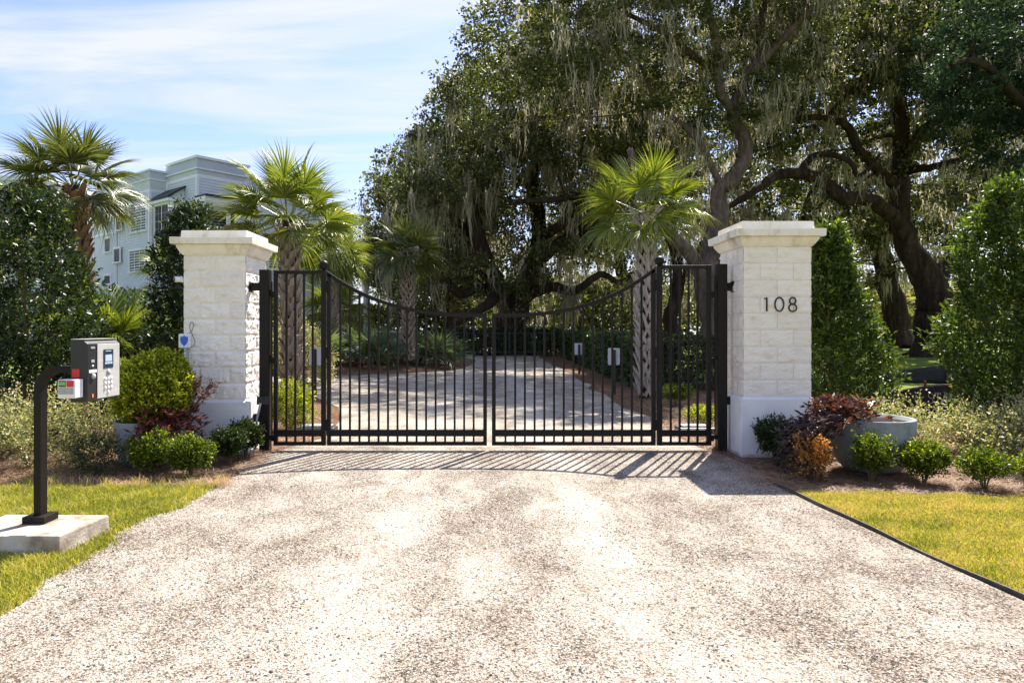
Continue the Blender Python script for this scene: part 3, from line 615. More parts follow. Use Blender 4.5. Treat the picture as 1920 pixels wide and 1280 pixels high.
def pillar(name, label, x0, x1, y0, dep, zb, zt, bx0, bx1, by0, mat, amp, caps, seed):
    t = thing(name, label, 'gate pillar', ((x0+x1)/2, y0+dep/2, 0)); cx, cy = (x0+x1)/2, y0+dep/2
    hw, hd = (x1-x0)/2, dep/2
    m = MB(); m.box(bx0-cx, bx1-cx, by0-cy, hd+.05, -.05, zb-.03)
    i0, i1 = (bx0-cx, bx1-cx); b = len(m.v)
    m.add([(i0, by0-cy, zb-.03), (i1, by0-cy, zb-.03), (i1, hd+.05, zb-.03), (i0, hd+.05, zb-.03), (-hw, -hd, zb), (hw, -hd, zb), (hw, hd, zb), (-hw, hd, zb)], [(0, 1, 5, 4), (1, 2, 6, 5), (2, 3, 7, 6), (3, 0, 4, 7), (4, 5, 6, 7)])
    m.build('plinth', M['stucco'], t, bevel=.006)
    m = MB(); m.box(-hw+.006, hw-.006, -hd+.006, hd-.006, zb+.001, zt); m.build('mortar_core', M['mortar'], t)
    nrow = 9; rh = (zt-zb)/nrow; jn = .004; w, d = 2*hw, 2*hd
    X, Y = Vector((1, 0, 0)), Vector((0, 1, 0)); s = seed
    for r in range(nrow):
        z = zb+r*rh+jn; h = rh-2*jn
        xs = [0, .5, 1] if r % 2 == 0 else [0, .25, .74, 1]; ys = [0, .5, 1] if r % 2 else [0, .27, .75, 1]
        for i in range(len(xs)-1):
            for j in range(len(ys)-1):
                le, re, fr, bk = i == 0, i == len(xs)-2, j == 0, j == len(ys)-2
                if not (le or re or fr or bk): continue
                m = MB(); xa, xb = -hw+xs[i]*w+(0 if le else jn), -hw+xs[i+1]*w-(0 if re else jn); ya, yb = -hd+ys[j]*d+(0 if fr else jn), -hd+ys[j+1]*d-(0 if bk else jn)
                s += 1
                if fr: rough_patch(m, Vector((xa, ya, z)), X, ZZ, -Y, xb-xa, h, 0, 0, amp, s, le, re)
                if bk: rough_patch(m, Vector((xb, yb, z)), -X, ZZ, Y, xb-xa, h, 0, 0, amp, s+500, re, le)
                if re: rough_patch(m, Vector((xb, ya, z)), Y, ZZ, X, yb-ya, h, 0, 0, amp, s+900, fr, bk)
                if le: rough_patch(m, Vector((xa, yb, z)), -Y, ZZ, -X, yb-ya, h, 0, 0, amp, s+1300, bk, fr)
                m.build('block', M[mat], t)
    z = zt
    def ring(prof, nm, mt='cap'):
        m = MB()
        for e, zz in prof: m.v += [(-hw-e, -hd-e, zz), (hw+e, -hd-e, zz), (hw+e, hd+e, zz), (-hw-e, hd+e, zz)]
        for k in range(len(prof)-1):
            for q in range(4): a = k*4+q; b = k*4+(q+1) % 4; m.f.append((a, b, b+4, a+4))
        m.f.append((3, 2, 1, 0)); a = 4*len(prof)-4; m.f.append((a, a+1, a+2, a+3)); m.build(nm, M[mt], t, bevel=.004)
    c1, c2, c3 = caps
    ring([(.01, z), (.035, z+.03), (.07, z+c1*.75), (.07, z+c1)], 'moulding')
    ring([(.125, z+c1+.001), (.13, z+c1+c2), ], 'cap_slab')
    ring([(.03, z+c1+c2+.001), (.022, z+c1+c2+c3*.85), (-.1, z+c1+c2+c3)], 'cap_top')
    return t, cx, cy
pl, plx, ply = pillar('gate_pillar', 'left split face block gate pillar with cream cap and camera, no number', -3.84, -3.06, 8.62, .78, .667, 2.49, -3.90, -3.01, 8.57, 'block_white', .018, (.13, .085, .11), 100)
pr, prx, pry = pillar('gate_pillar', 'right cream block gate pillar with cream cap and black house number 108', 3.143, 3.977, 8.40, .83, .726, 2.574, 3.106, 4.02, 8.37, 'block', .009, (.115, .09, .12), 5000)
# house number
m = MB(); yf = 8.40-.016-pry
def NX(px): return (px-915)*8.39/1280-prx
def NZ(py): return CAMH-(py-615)*8.39/1280
def digit(pts, closed=False, r=.0095):
    mm = MB(); P_ = [Vector((a, yf, b)) for a, b in pts]; mm.tube(P_+([P_[0]] if closed else []), r, 8); return mm
digit([(NX(1433), NZ(560)), (NX(1437.5), NZ(557.5)), (NX(1437.5), NZ(583.5))]).build('house_number', M['black'], pr, True, label='slim black metal numeral 1')
def ell(cx, cz, rx, rz, n=28): return [(cx+rx*math.sin(2*math.pi*k/n), cz+rz*math.cos(2*math.pi*k/n)) for k in range(n)]
digit(ell(NX(1461), NZ(570.5), 8.2/152.6, 13/152.6), True).build('house_number', M['black'], pr, True, label='slim black metal numeral 0')
d8 = digit(ell(NX(1486), NZ(563.8), 5.6/152.6, 6.2/152.6), True); e8 = digit(ell(NX(1486), NZ(577), 7.3/152.6, 6.8/152.6), True); d8.add(e8.v, e8.f); d8.build('house_number', M['black'], pr, True, label='slim black metal numeral 8')

# ------------------------------------------------------------------ driveway gate
GY = 8.78; gs = GY/1280
def gx(px): return (px-915)*gs
def gz(py): return CAMH-(py-615)*gs
def arcz(dx, L, lo, hi): return lo+(hi-lo)*(min(dx/L, 1))**2.75
def gate(side):
    if side < 0: lab = 'left leaf of the bronze black metal driveway gate beside the unnumbered pillar'; out0, out1, b0, b1, a0, a1, c0, c1 = 513.7, 521, 602.8, 611, 613.5, 620.5, 906, 913; ztop_o, ztop_b, zc_ = 507, 507, 587.5
    else: lab = 'right leaf of the bronze black metal driveway gate beside pillar 108'; out0, out1, b0, b1, a0, a1, c0, c1 = 1333, 1324.5, 1241, 1231.5, 1229, 1221, 929.5, 922.3; ztop_o, ztop_b, zc_ = 497, 499, 588
    piv = gx(out0); t = thing('driveway_gate', lab, 'gate', (piv, GY, 0), 0, 'pair of driveway gate leaves'); mt = M['metal']
    zt = gz(ztop_o); zc2 = gz(zc_); zb0, zb1 = gz(834.5), gz(827.5); y0, y1 = -.025, .025
    def vb(pa, pb, z0, z1, nm, d=.025):
        m = MB(); xa, xb = sorted((gx(pa)-piv, gx(pb)-piv)); m.box(xa, xb, -d, d, z0, z1); return m.build(nm, mt, t, bevel=.003)
    vb(out0, out1, zb0, zt, 'stile'); vb(b0, b1, zb0, gz(ztop_b)+.002, 'stile', .03); vb(a0, a1, zb0, gz(ztop_b)-.05, 'stile'); vb(c0, c1, zb0, zc2-.046, 'stile')
    # outer panel rails
    def hb(pa, pb, z0, z1, nm='rail', d=.0245):
        m = MB(); xa, xb = sorted((gx(pa)-piv, gx(pb)-piv)); m.box(xa, xb, -d, d, z0, z1); return m.build(nm, mt, t, bevel=.003)
    hb(out1, b0, zt-.047, zt-.002, 'top_rail'); hb(out1, b0, zb0+.001, zb1); hb(a1, c0 if side < 0 else c0, zb0+.001, zb1)
    hb(out1, b0, gz(817.5), gz(805), 'kick_rail', .018); hb(a1, c0, gz(817.5), gz(805), 'kick_rail', .018)
    xa, xc = gx(a0)-piv, gx(c1)-piv; L_ = abs(xa-xc); zhi = gz(ztop_b)-.005; n = 26; m = MB(); prev = []
    for k in range(n+1):
        x = xc+(xa-xc)*k/n; z = arcz(abs(x-xc), L_, zc2, zhi); sl = 2.75*(zhi-zc2)/L_*(abs(x-xc)/L_)**1.75 if k else 0; th = .046*math.sqrt(1+sl*sl)
        m.v += [(x, y0, z-th), (x, y1, z-th), (x, y1, z), (x, y0, z)]
    for k in range(n):
        a = 4*k
        for q in range(4): m.f.append((a+q, a+(q+1) % 4, a+4+(q+1) % 4, a+4+q))
    m.f += [(3, 2, 1, 0), (4*n, 4*n+1, 4*n+2, 4*n+3)]; m.build('arched_rail', mt, t)
    # pickets
    def picket(px, ztop):
        m = MB(); x = gx(px)-piv; m.box(x-.0125, x+.0125, -.0125, .0125, zb1-.002, ztop); m.build('picket', mt, t)
    for k in range(1, 5): picket(out1+(b0-out1)*k/5+(0), zt-.045)
    for k in range(1, 16):
        px = a1+(c0-a1)*k/16; x = gx(px)-piv; picket(px, arcz(abs(x-xc), L_, zc2, zhi)-.03)
    xb = gx((b0+b1)/2)-piv; zb_ = gz(ztop_b)+.002; m = MB(); m.lathe([(.02, 0), (.03, .004), (.018, .012)]+[(.062*math.sin(a), .068-.062*math.cos(a)) for a in np.linspace(.35, 3.10, 14)], 24, (xb, 0, zb_)); m.build('ball_finial', mt, t, True)
    for zz in (2.1 if side < 0 else 2.12, 1.25, .33):
        m = MB(); xm = (gx(b1)+gx(a0))/2-piv; m.tube([(xm, -.035, zz-.07), (xm, -.035, zz+.07)], .014, 10); m.box(xm-.035, xm+.035, -.032, -.0255, zz-.05, zz+.05); m.build('hinge', mt, t)
    for zz in (2.0, 1.15, .16):
        xm = gx(out0)-piv+(-.02 if side < 0 else .02); m = MB(); m.tube([(xm, 0, zz-.04), (xm, 0, zz+.04)], .02, 10); m.box(min(xm*2.4, 0), max(xm*2.4, 0), -.012, .012, zz-.015, zz+.015); m.build('hinge', mt, t)
gate(-1); gate(1)
def gpost(label, x0, x1, zt, wall_x, yb, extra):
    t = thing('gate_post', label, 'gate post', ((x0+x1)/2, 8.78, 0)); cx = (x0+x1)/2; hw = (x1-x0)/2; m = MB(); m.box(-hw, hw, -.06, .06, -.05, zt); m.build('post', M['metal'], t, bevel=.004)
    sg = 1 if wall_x > cx else -1
    for z in (2.1, .64 if sg > 0 else .42):
        m = MB(); a, b = sorted((sg*hw, wall_x-cx)); m.box(a, b, -.03, .03, z-.05, z+.05); m.box(*(sorted((wall_x-cx-sg*.002, wall_x-cx-sg*.012))), -.06, .06, z-.07, z+.07); m.build('wall_bracket', M['metal'], t)
    # long slim hinge rod between the post and the leaf
    m = MB(); xr = -sg*(hw+.022); m.tube([(xr, 0, .15), (xr, 0, zt-.15)], .008, 8)
    for z in (zt-.28, 1.2, .17): m.box(min(xr, -sg*hw), max(xr, -sg*hw), -.02, .02, z-.025, z+.025)
    m.build('hinge_rod', M['metal'], t)
    return t, cx
gpl, gcx = gpost('tall square bronze black post against the left gate pillar', -2.925, -2.80, 2.318, -3.06, 0, 0)
gpr, gcr = gpost('tall square bronze black post against pillar 108', 2.94, 3.06, 2.39, 3.15, 0, 0)
m = MB(); m.box(-.075, .075, -.11, -.061, .60, .70); m.build('junction_box', M['black'], gpl)
pts = [(-2.885, 8.66, .62), (-2.90, 8.655, .55), (-2.93, 8.65, .40), (-2.925, 8.65, .25), (-2.93, 8.65, .1), (-2.99, 8.6, -.02)]
o = MB().tube(catmull(pts, 5), .014, 8).build('conduit', M['grey'], None, True); tag(o, 'grey flexible conduit running down the foot of the left gate post', 'conduit')

# camera, alarm box on the left pillar
t = thing('security_camera', 'white bullet security camera on the left edge of the left pillar', 'security camera', (-3.84, 8.68, 2.18))
m = MB(); m.tube([(-.02, .0, 0), (-.07, -.01, .005)], .03, 12); m.build('mount', M['white_plastic'], t, True)
m = MB(); m.tube([(.0, .02, .0), (-.05, -.05, .0)], .034, 16); m.tube([(-.03, -.02, .008), (-.11, -.08, .004)], .037, 16); m.build('housing', M['white_plastic'], t, True)
m = MB(); m.tube([(-.1105, -.0803, .004), (-.114, -.0833, .004)], .031, 16); m.build('lens', M['lens'], t, True)
t = thing('alarm_box', 'small white box with a blue shield mark on the left pillar', 'alarm box', (-3.81, 8.59, 1.41))
m = MB(); m.box(-.075, .075, -.03, .02, -.09, .09); m.build('housing', M['white_plastic'], t, bevel=.012)
sh = [(-.045, .055), (-.02, .052), (0, .068), (.02, .052), (.045, .055), (.05, .01), (.035, -.03), (0, -.065), (-.035, -.03), (-.05, .01)]
m = MB(); m.add([(x, -.033, z) for x, z in sh]+[(x, -.0305, z) for x, z in sh], [tuple(range(10))]+[(i, (i+1) % 10, 10+(i+1) % 10, 10+i) for i in range(10)]); m.build('shield_mark', M['blue'], t)
m = MB(); m.tube([(.03, 0, -.09), (.03, .0, -.34), (.05, .01, -.75)], .017, 10); m.build('conduit', M['grey'], t, True)
m = MB(); m.tube(catmull([(.05, -.01, .09), (.09, -.015, .13), (.11, -.01, .20), (.085, -.01, .24), (.06, -.01, .17), (.10, -.02, .07), (.13, -.02, .0), (.12, -.02, -.06), (.06, -.02, -.085)], 4), .0035, 5); m.build('wire', M['rubber'], t, True)

# ------------------------------------------------------------------ keypad pedestal
pad = MB(); pad.add([(-3.72, 4.70, -.03), (-2.955, 4.70, -.03), (-2.90, 5.24, -.03), (-3.72, 5.26, -.03), (-3.72, 4.72, .135), (-2.965, 4.72, .135), (-2.915, 5.25, .135), (-3.72, 5.27, .135)], [(0, 3, 2, 1), (4, 5, 6, 7), (0, 1, 5, 4), (1, 2, 6, 5), (2, 3, 7, 6), (3, 0, 4, 7)])
o = pad.build('concrete_pad', M['concrete'], bevel=.01); tag(o, 'stained concrete pad in the left turf under the keypad post', 'concrete pad')
kp = thing('gate_keypad', 'gate intercom keypad on a gooseneck post standing on the concrete pad', 'gate intercom', (-3.33, 5.08, .135))
def K(x, y, z): return (x+3.33, y-5.08, z-.135)
m = MB(); m.box(-.082, .082, -.085, .085, 0, .052); m.build('base_plate', M['metal'], kp, bevel=.003)
pts = [K(-3.33, 5.08, .185), K(-3.33, 5.08, 1.0)]+[K(-3.33+.16*(1-math.cos(a)), 5.08, 1.105+.16*math.sin(a)) for a in np.linspace(0, math.pi/2, 9)]+[K(-3.0, 5.08, 1.265)]
m = MB(); b0 = 0; hwp = .026
P_ = [Vector(p) for p in pts]
for i, p in enumerate(P_):
    d = (P_[min(i+1, len(P_)-1)]-P_[max(i-1, 0)]).normalized(); s_ = Vector((0, 1, 0)); u_ = d.cross(s_)
    m.v += [tuple(p+u_*hwp*a+s_*.038*b) for a, b in ((-1, -1), (1, -1), (1, 1), (-1, 1))]
for i in range(len(P_)-1):
    for q in range(4): a = 4*i+q; b = 4*i+(q+1) % 4; m.f.append((a, b, b+4, a+4))
m.f += [(0, 1, 2, 3), (4*len(P_)-4, 4*len(P_)-1, 4*len(P_)-2, 4*len(P_)-3)]; m.build('gooseneck_post', M['metal'], kp)
hx0, hx1, hy0, hy1, hz0, hz1 = -3.01+3.33, -2.885+3.33, 4.92-5.08, 5.34-5.08, 1.035-.135, 1.487-.135
m = MB(); ch = .03; pf = [(hx0, hz0), (hx1-.012, hz0-.0), (hx1, hz0+.02), (hx1, hz1-ch), (hx1-ch*1.3, hz1), (hx0, hz1)]
m.add([(x, hy0, z) for x, z in pf]+[(x, hy1, z) for x, z in pf], [tuple(range(6)), tuple(range(11, 5, -1))]+[((i+1) % 6, i, 6+i, 6+(i+1) % 6) for i in range(6)]); hs = m.build('housing', M['black'], kp, bevel=.006)
m = MB(); m.box(hx1+.001, hx1+.006, hy0+.115, hy1-.006, hz0+.015, hz1-ch-.004); m.build('face_plate', M['steel'], kp, bevel=.004)
m = MB(); m.box(hx0+.002, hx1-.02, hy0+.0, hy1, hz1+.0005, hz1+.004); m.build('hood', M['steel'], kp)
fx = hx1+.0065
def onface(nm, ya, yb, za, zb, mat, d=.003): m = MB(); m.box(fx, fx+d, hy0+ya, hy0+yb, hz0+za, hz0+zb); return m.build(nm, M[mat], kp)
scn = onface('screen', .19, .32, .235, .375, 'screen')
for ya, yb, za, zb in ((.215, .29, .36, .366), (.21, .30, .285, .335), (.205, .235, .265, .28), (.24, .27, .265, .28), (.275, .305, .265, .28)):
    m = MB(); m.box(fx+.0032, fx+.0042, hy0+ya, hy0+yb, hz0+za, hz0+zb); m.build('screen_print', M['screen_art'], kp)
m = MB(); m.tube([(fx, hy0+.255, hz0+.203), (fx+.006, hy0+.255, hz0+.203)], .024, 16); m.build('speaker_button', M['grey'], kp, True)
for r_ in range(4):
    for c_ in range(3):
        if r_ == 3 and c_ != 1: continue
        m = MB(); m.tube([(fx, hy0+.21+c_*.042, hz0+.155-r_*.034), (fx+.006, hy0+.21+c_*.042, hz0+.155-r_*.034)], .0125, 10); m.build('key', M['white_plastic'], kp, True)
fx = hx1+.001
onface('strip_label', .035, .085, .385, .40, 'grey'); onface('strip_icon', .04, .08, .285, .305, 'grey'); onface('strip_icon', .05, .07, .255, .268, 'white_plastic'); onface('strip_sticker', .012, .108, .21, .232, 'white_plastic')
m = MB(); m.tube([(fx, hy0+.06, hz0+.185), (fx+.012, hy0+.06, hz0+.185)], .021, 14); m.build('lock', M['grey'], kp, True)
onface('strip_sticker', .05, .068, .03, .055, 'orange')
m = MB(); m.box(hx0+.014, hx0+.068, hy0-.003, hy0-.0005, hz0+.18, hz0+.24); m.build('red_sticker', M['red'], kp)
wb = thing('exit_switch_box', 'small white box with green and red labels fixed to the keypad housing', 'switch box', (-2.975, 4.865, 1.14))
m = MB(); m.box(-.062, .062, -.05, .05, -.066, .066); m.build('housing', M['white_plastic'], wb, bevel=.006)
for x0, x1, z0, z1, mt in ((-.053, -.002, .015, .06, 'dark_red'), (.004, .053, .015, .06, 'red')):
    m = MB(); m.box(x0, x1, -.053, -.0505, z0, z1); m.build('label_plate', M[mt], wb)
m = MB(); m.box(-.052, -.004, -.055, -.0535, .028, .050); m.build('green_button', M['green_label'], wb)
for x0 in (-.054, -.0): m = MB(); m.box(x0, x0+.05, -.053, -.0505, -.036, .009); m.build('grey_window', M['grey'], wb)

# ------------------------------------------------------------------ planters
def planter(name, label, x, y, r, h, prof):
    t = thing(name, label, 'planter', (x, y, 0)); m = MB(); m.lathe([(a*r, b*h) for a, b in prof]+[(r*.92, h), (r*.90, h*.86)], 48); m.build('bowl', M['planter'], t, True)
    m = MB(); m.lathe([(0.01, h*.86), (r*.90, h*.93), (r*.6, h*.95), (.01, h*.96)], 24); m.build('potting_soil', M['soil'], t, True); return t
planter('planter', 'round grey green planter left of the drive holding the clipped ball bush', -3.98, 8.0, .36, .50, [(.01, .0), (.72, .0), (.86, .04), (.93, .5), (1.0, .97), (1, 1)])
planter('planter', 'large grey bowl planter right of the drive with a burgundy plant spilling over', 4.24, 7.55, .425, .585, [(.01, .0), (.50, .0), (.68, .05), (.84, .18), (.95, .42), (.995, .75), (1.01, .97), (1.01, 1)])

# ------------------------------------------------------------------ low shrubs
def shrub(name, label, cat, x, y, r, h, mat, n, per=7, ln=.028, wd=.017, tw=.07, up=.9, group=None, stemn=9, z0=.0, irr=.25, seed=1, lift=.12, inner=.35, tip=.55, smat='stem'):
    t = thing(name, label, cat, (x, y, 0), group=group)
    f = ball(r, r, (h-lift)*.52, (0, 0, lift+(h-lift)*.5), irr, inner, seed)
    leaf_part(t, sprigs(f, n, per, ln, wd, tw, up, .9, tip), mat)
    stems(t, stemn, r*.75, h*.75, .007, M[smat], .6, z0); return t
GB = 'small clipped boxwoods along the beds'
def B(label, x, y, r, h, mat, seed, n=900, **k): return shrub('boxwood_shrub', label, 'shrub', x, y, r*.86, h*.90, M[mat], n, seed=seed, **k)
B('small boxwood shrub in front of the left grey green planter, nearest the keypad', -3.60, 7.35, .215, .42, 'box', 1)
B('bright tipped boxwood shrub at the gravel edge, second from the left planter', -3.16, 7.25, .215, .42, 'box', 2)
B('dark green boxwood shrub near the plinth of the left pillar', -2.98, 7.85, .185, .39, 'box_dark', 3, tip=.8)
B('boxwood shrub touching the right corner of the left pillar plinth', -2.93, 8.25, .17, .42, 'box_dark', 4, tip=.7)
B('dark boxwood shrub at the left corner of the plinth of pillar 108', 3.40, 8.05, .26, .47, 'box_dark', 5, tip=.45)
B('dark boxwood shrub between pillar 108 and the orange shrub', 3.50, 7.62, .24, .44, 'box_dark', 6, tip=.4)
shrub('orange_shrub', 'small orange dying shrub in front of the right bowl planter', 'shrub', 3.37, 7.02, .16, .40, M['orange_leaf'], 330, seed=8, tw=.10, up=1.4, irr=.35, inner=.3, lift=.06)
B('light green upright boxwood shrub directly in front of the right bowl planter', 3.92, 6.98, .175, .43, 'box', 9, n=620, tw=.12, up=1.5, irr=.38)
B('dense rounded boxwood shrub just right of the bowl planter', 4.42, 6.92, .20, .40, 'box', 10, n=900)
B('low bright boxwood shrub right of the dense rounded one by the roses', 4.86, 6.68, .205, .34, 'box', 11, n=620, tw=.09, up=1.1, irr=.4)
B('boxwood shrub cut by the right edge of the photo beside the lawn', 5.42, 6.72, .18, .32, 'box', 12, n=500)
shrub('low_shrub', 'sparse blue green shrub between the keypad post and the left planter', 'shrub', -4.22, 7.3, .24, .36, M['hedge_leaf'], 420, ln=.03, wd=.012, tw=.14, up=.5, seed=13, irr=.4, lift=.04)
# ball bush in the left planter
t = thing('ball_bush', 'bright yellow green clipped ball bush growing in the left planter', 'bush', (-3.95, 7.98, .5))
leaf_part(t, sprigs(ball(.43, .42, .33, (0, 0, .33), .16, .30, 5), 2700, 7, .036, .024, .085, .8, .9, .8), M['box_bright']); stems(t, 12, .32, .5, .012, M['stem'], .8)
# burgundy plants
def arching(parent, starts, dirs, ln, n_leaf, lf, wf, matn, sag=.5):
    parts = []; m = MB(); 
    for p, d in zip(starts, dirs):
        p = Vector(p); d = Vector(d).normalized(); pts = []
        for k in range(7):
            s = k/6*ln; q = p+d*s+Vector((0, 0, -sag*s*s/ln*.6)); pts.append(q)
        m.tube(pts, [.006*(1-.1*k) for k in range(7)], 4, False)
        for k in range(n_leaf):
            s = (.15+.85*(k+random.random())/n_leaf)*6; i = min(int(s), 5); q = pts[i].lerp(pts[i+1], s-i)
            C = np.array([q]); a = random.random()*6.28
            dd = np.array([[math.cos(a), math.sin(a), random.uniform(-.5, .7)]])+np.array(d)[None]*.6
            parts.append((C, dd))
    C = np.concatenate([a for a, b in parts]); D = np.concatenate([b for a, b in parts]); n = len(C)
    leaf_part(parent, [leaves(C, D, lf, wf, np.clip(rng.random(n)*.9+.1*rng.normal(size=n), 0, 1), .15)], M[matn]); m.build('stem', M['stem'], parent, True)
t = thing('burgundy_plant', 'leggy burgundy leaved plant leaning over the right side of the left planter', 'plant', (-3.74, 7.86, .45))
st, dr = [], []
for k in range(80):
    a = random.uniform(-2.1, .9); e = random.uniform(-.1, 1.3); st.append((random.uniform(-.12, .1), random.uniform(-.12, .08), random.uniform(-.02, .06))); dr.append((math.cos(a)*math.cos(e), math.sin(a)*math.cos(e), math.sin(e)))
arching(t, st, dr, .48, 15, .085, .026, 'burgundy_red', .8)
st, dr = [], []
for k in range(16): a = random.uniform(-.9, .8); e = random.uniform(.8, 1.35); st.append((random.uniform(0, .15), 0, .05)); dr.append((math.cos(a)*math.cos(e), math.sin(a)*math.cos(e), math.sin(e)))
t2 = thing('burgundy_plant', 'tall thin burgundy shoots rising against the front of the left pillar', 'plant', (-3.62, 7.95, .45)); arching(t2, st, dr, .62, 15, .065, .020, 'burgundy_red', .3)
t = thing('burgundy_plant', 'bushy burgundy and bronze plant filling the left half of the right bowl planter', 'plant', (4.04, 7.42, .52)); st, dr = [], []
for k in range(130):
    a = random.uniform(0, 6.28); e = random.uniform(.45, 1.5); st.append((random.uniform(-.24, .0), random.uniform(-.08, .22), random.uniform(-.02, .05))); dr.append((math.cos(a)*math.cos(e)*.8-.30, math.sin(a)*math.cos(e)-.1, math.sin(e)))
arching(t, st, dr, .52, 16, .085, .024, 'burgundy', .85)
t = thing('burgundy_plant', 'nearly black purple stems trailing over the left side of the right bowl planter', 'plant', (3.96, 7.36, .54)); st, dr = [], []
for k in range(85):
    st.append((random.uniform(-.24, -.08), random.uniform(-.15, .15), random.uniform(.0, .06))); dr.append((random.uniform(-1, -.6), random.uniform(-.45, .15), random.uniform(-.25, .5)))
arching(t, st, dr, .62, 17, .08, .022, 'purple', 1.25)
# rose bushes
def rose(label, x, y, r, h, seed, n=620, fl=0):
    t = shrub('rose_bush', label, 'rose bush', x, y, r, h, M['rose_leaf'], n, 6, .034, .02, .16, .7, None, 22, irr=.45, seed=seed, lift=.08, inner=.5, tip=.6, smat='stem_tan')
    for k in range(fl):
        a = random.uniform(3.6, 5.8); m = MB(); c = Vector((r*.8*math.cos(a), r*.85*math.sin(a), h*random.uniform(.6, .95)))
        for q in range(9):
            b = q*2.4; m.add([c, c+Vector((.02*math.cos(b)-.008*math.sin(b), .02*math.sin(b), .012)), c+Vector((.028*math.cos(b), .028*math.sin(b), .02)), c+Vector((.02*math.cos(b)+.008*math.sin(b), .02*math.sin(b), .012))], [(0, 1, 2, 3)])
        m.build('bloom', M['petal'], t)
rose('sprawling rose bush left of the keypad post with pale leaves', -5.15, 7.7, .55, .68, 21, 900, 0)
rose('twiggy rose bush behind the keypad post with one red bloom low down', -4.75, 8.45, .42, .72, 22, 520, 1)
rose('pale leggy rose bush right behind the bowl planter', 4.95, 8.35, .50, .60, 23, 700, 1)
rose('pale rose bush below the dark banner, middle of the right row', 5.75, 8.2, .52, .58, 24, 800, 0)
rose('rose bush with a pink bloom at the right end of the row', 6.1, 7.55, .50, .60, 25, 900, 3)
rose('rose bush cut by the right edge of the photo at the back', 6.85, 8.1, .5, .8, 26, 700, 1)
rose('rose bush at the far left edge of the photo beneath the laurel', -5.95, 8.3, .5, .72, 27, 600, 0)

# ------------------------------------------------------------------ tall laurels
def laurel(label, x, y, r, h, mat, n, seed, taper=.55, shape=1.4, ln=.075, wd=.03, up=.5, z0=.15, per=9):
    t = thing('laurel_tree', label, 'laurel', (x, y, 0))
    leaf_part(t, sprigs(column(r, h-z0-.15, z0, taper, .16, .35, seed, shape), n, per, ln, wd, .17, up, .9, .55), M[mat], 'crown')
    m = MB(); m.tube(catmull([(0, 0, -.05), (.04, .02, h*.4), (-.03, 0, h*.85)], 5), lerpr([.05, .035, .015], 5), 8)
    for k in range(26):
        z = h*random.uniform(.08, .85); a = random.random()*6.28; q = r*.75*(1-taper*z/h); m.tube([(0, 0, z), (q*.5*math.cos(a), q*.5*math.sin(a), z+.15), (q*math.cos(a), q*math.sin(a), z+.4)], [.014, .010, .005], 5)
    m.build('trunk', M['stem'], t, True); return t
laurel('big dark glossy laurel behind the keypad at the left edge', -6.55, 9.6, 1.08, 3.55, 'laurel_dark', 3600, 41, .42, 2.0)
laurel('dark laurel mostly cut off at the left edge, beside the big one', -8.3, 10.4, 1.2, 3.1, 'laurel_dark', 1500, 42, .3, 2)
laurel('narrow dark laurel just behind the left gate pillar', -4.72, 10.9, .66, 3.55, 'laurel_dark', 2200, 43, .40, 2.2)
laurel('cone shaped green laurel directly behind pillar 108', 5.16, 10.3, .98, 3.15, 'laurel', 3000, 44, .86, 1.0)
laurel('tall bright green laurel at the right edge behind the roses', 7.12, 9.2, .80, 3.6, 'laurel', 3600, 45, .42, 2.0)
laurel('laurel cut off by the right edge behind the tall bright one', 8.9, 10.0, 1.0, 3.3, 'laurel', 1400, 46, .4, 1.8)

# ------------------------------------------------------------------ hedges
def hedge(name, label, p0, p1, w, h, mat, n, ln=.09, wd=.05, cat='hedge'):
    p0, p1 = np.array(p0, float), np.array(p1, float); d = p1-p0; L_ = np.linalg.norm(d); d /= L_; s = np.array([d[1], -d[0]])
    t = thing(name, label, cat, (p0[0], p0[1], 0))
    u = rng.random(n)*L_; side = rng.random(n); a = (rng.random(n)*2-1); b = rng.random(n)
    top = side < .35; v = np.where(top, a, np.where(rng.random(n) < .5, -1, 1)*(1-.25*rng.random(n)**2)); z = np.where(top, 1-.12*rng.random(n)**2, b)
    bu = 1+.10*vnoise(u, v*2+z*2, 1.4, int(L_*10)); hh = h*(1+.05*vnoise(u, u*0, 2.1, 3))
    P_ = np.stack([d[0]*u+s[0]*v*w*.5*bu, d[1]*u+s[1]*v*w*.5*bu, z*hh*bu.clip(.9, 1.1)], 1)
    D = rng.normal(size=(n, 3))+np.array([0, 0, .4])
    leaf_part(t, [leaves(P_, D, ln, wd, np.clip(rng.random(n)+.1*rng.normal(size=n), 0, 1))], M[mat])
    m = MB()
    nb = int(L_/.6)+1
    for k in range(nb):
        q = d*(k+.5)*L_/nb
        for j in range(5): a_ = random.random()*6.28; m.tube([(q[0], q[1], -.02), (q[0]+.25*w*math.cos(a_), q[1]+.25*w*math.sin(a_), h*.5), (q[0]+.42*w*math.cos(a_), q[1]+.42*w*math.sin(a_), h*.9)], [.03, .02, .008], 4, False)
    m.build('stems', M['stem'], t); return t
hedge('hedge', 'clipped dark hedge lining the right side of the drive beyond the gate', (4.4, 18.2), (4.7, 38.6), 1.3, 1.30, 'hedge_leaf', 27000, .13, .075)
hedge('hedge', 'clipped hedge running across the far end of the drive', (-3.7, 39.4), (4.2, 39.4), 1.1, 1.42, 'hedge_leaf', 14000, .15, .09)
hedge('hedge', 'green shrub hedge between the left laurels and the left pillar', (-8, 12.6), (-4.3, 12.2), 1.0, 1.35, 'laurel', 14000, .07, .035)
hedge('hedge', 'leafy hedge behind the black fence right of the gate', (3.8, 18.0), (8.5, 17.8), 1.0, 1.25, 'laurel_dark', 12000, .09, .045)
hedge('hedge', 'pale green shrubbery left of the drive below the palms', (-13, 20.5), (-7.2, 21.5), 2.0, 1.9, 'laurel', 15000, .11, .05)
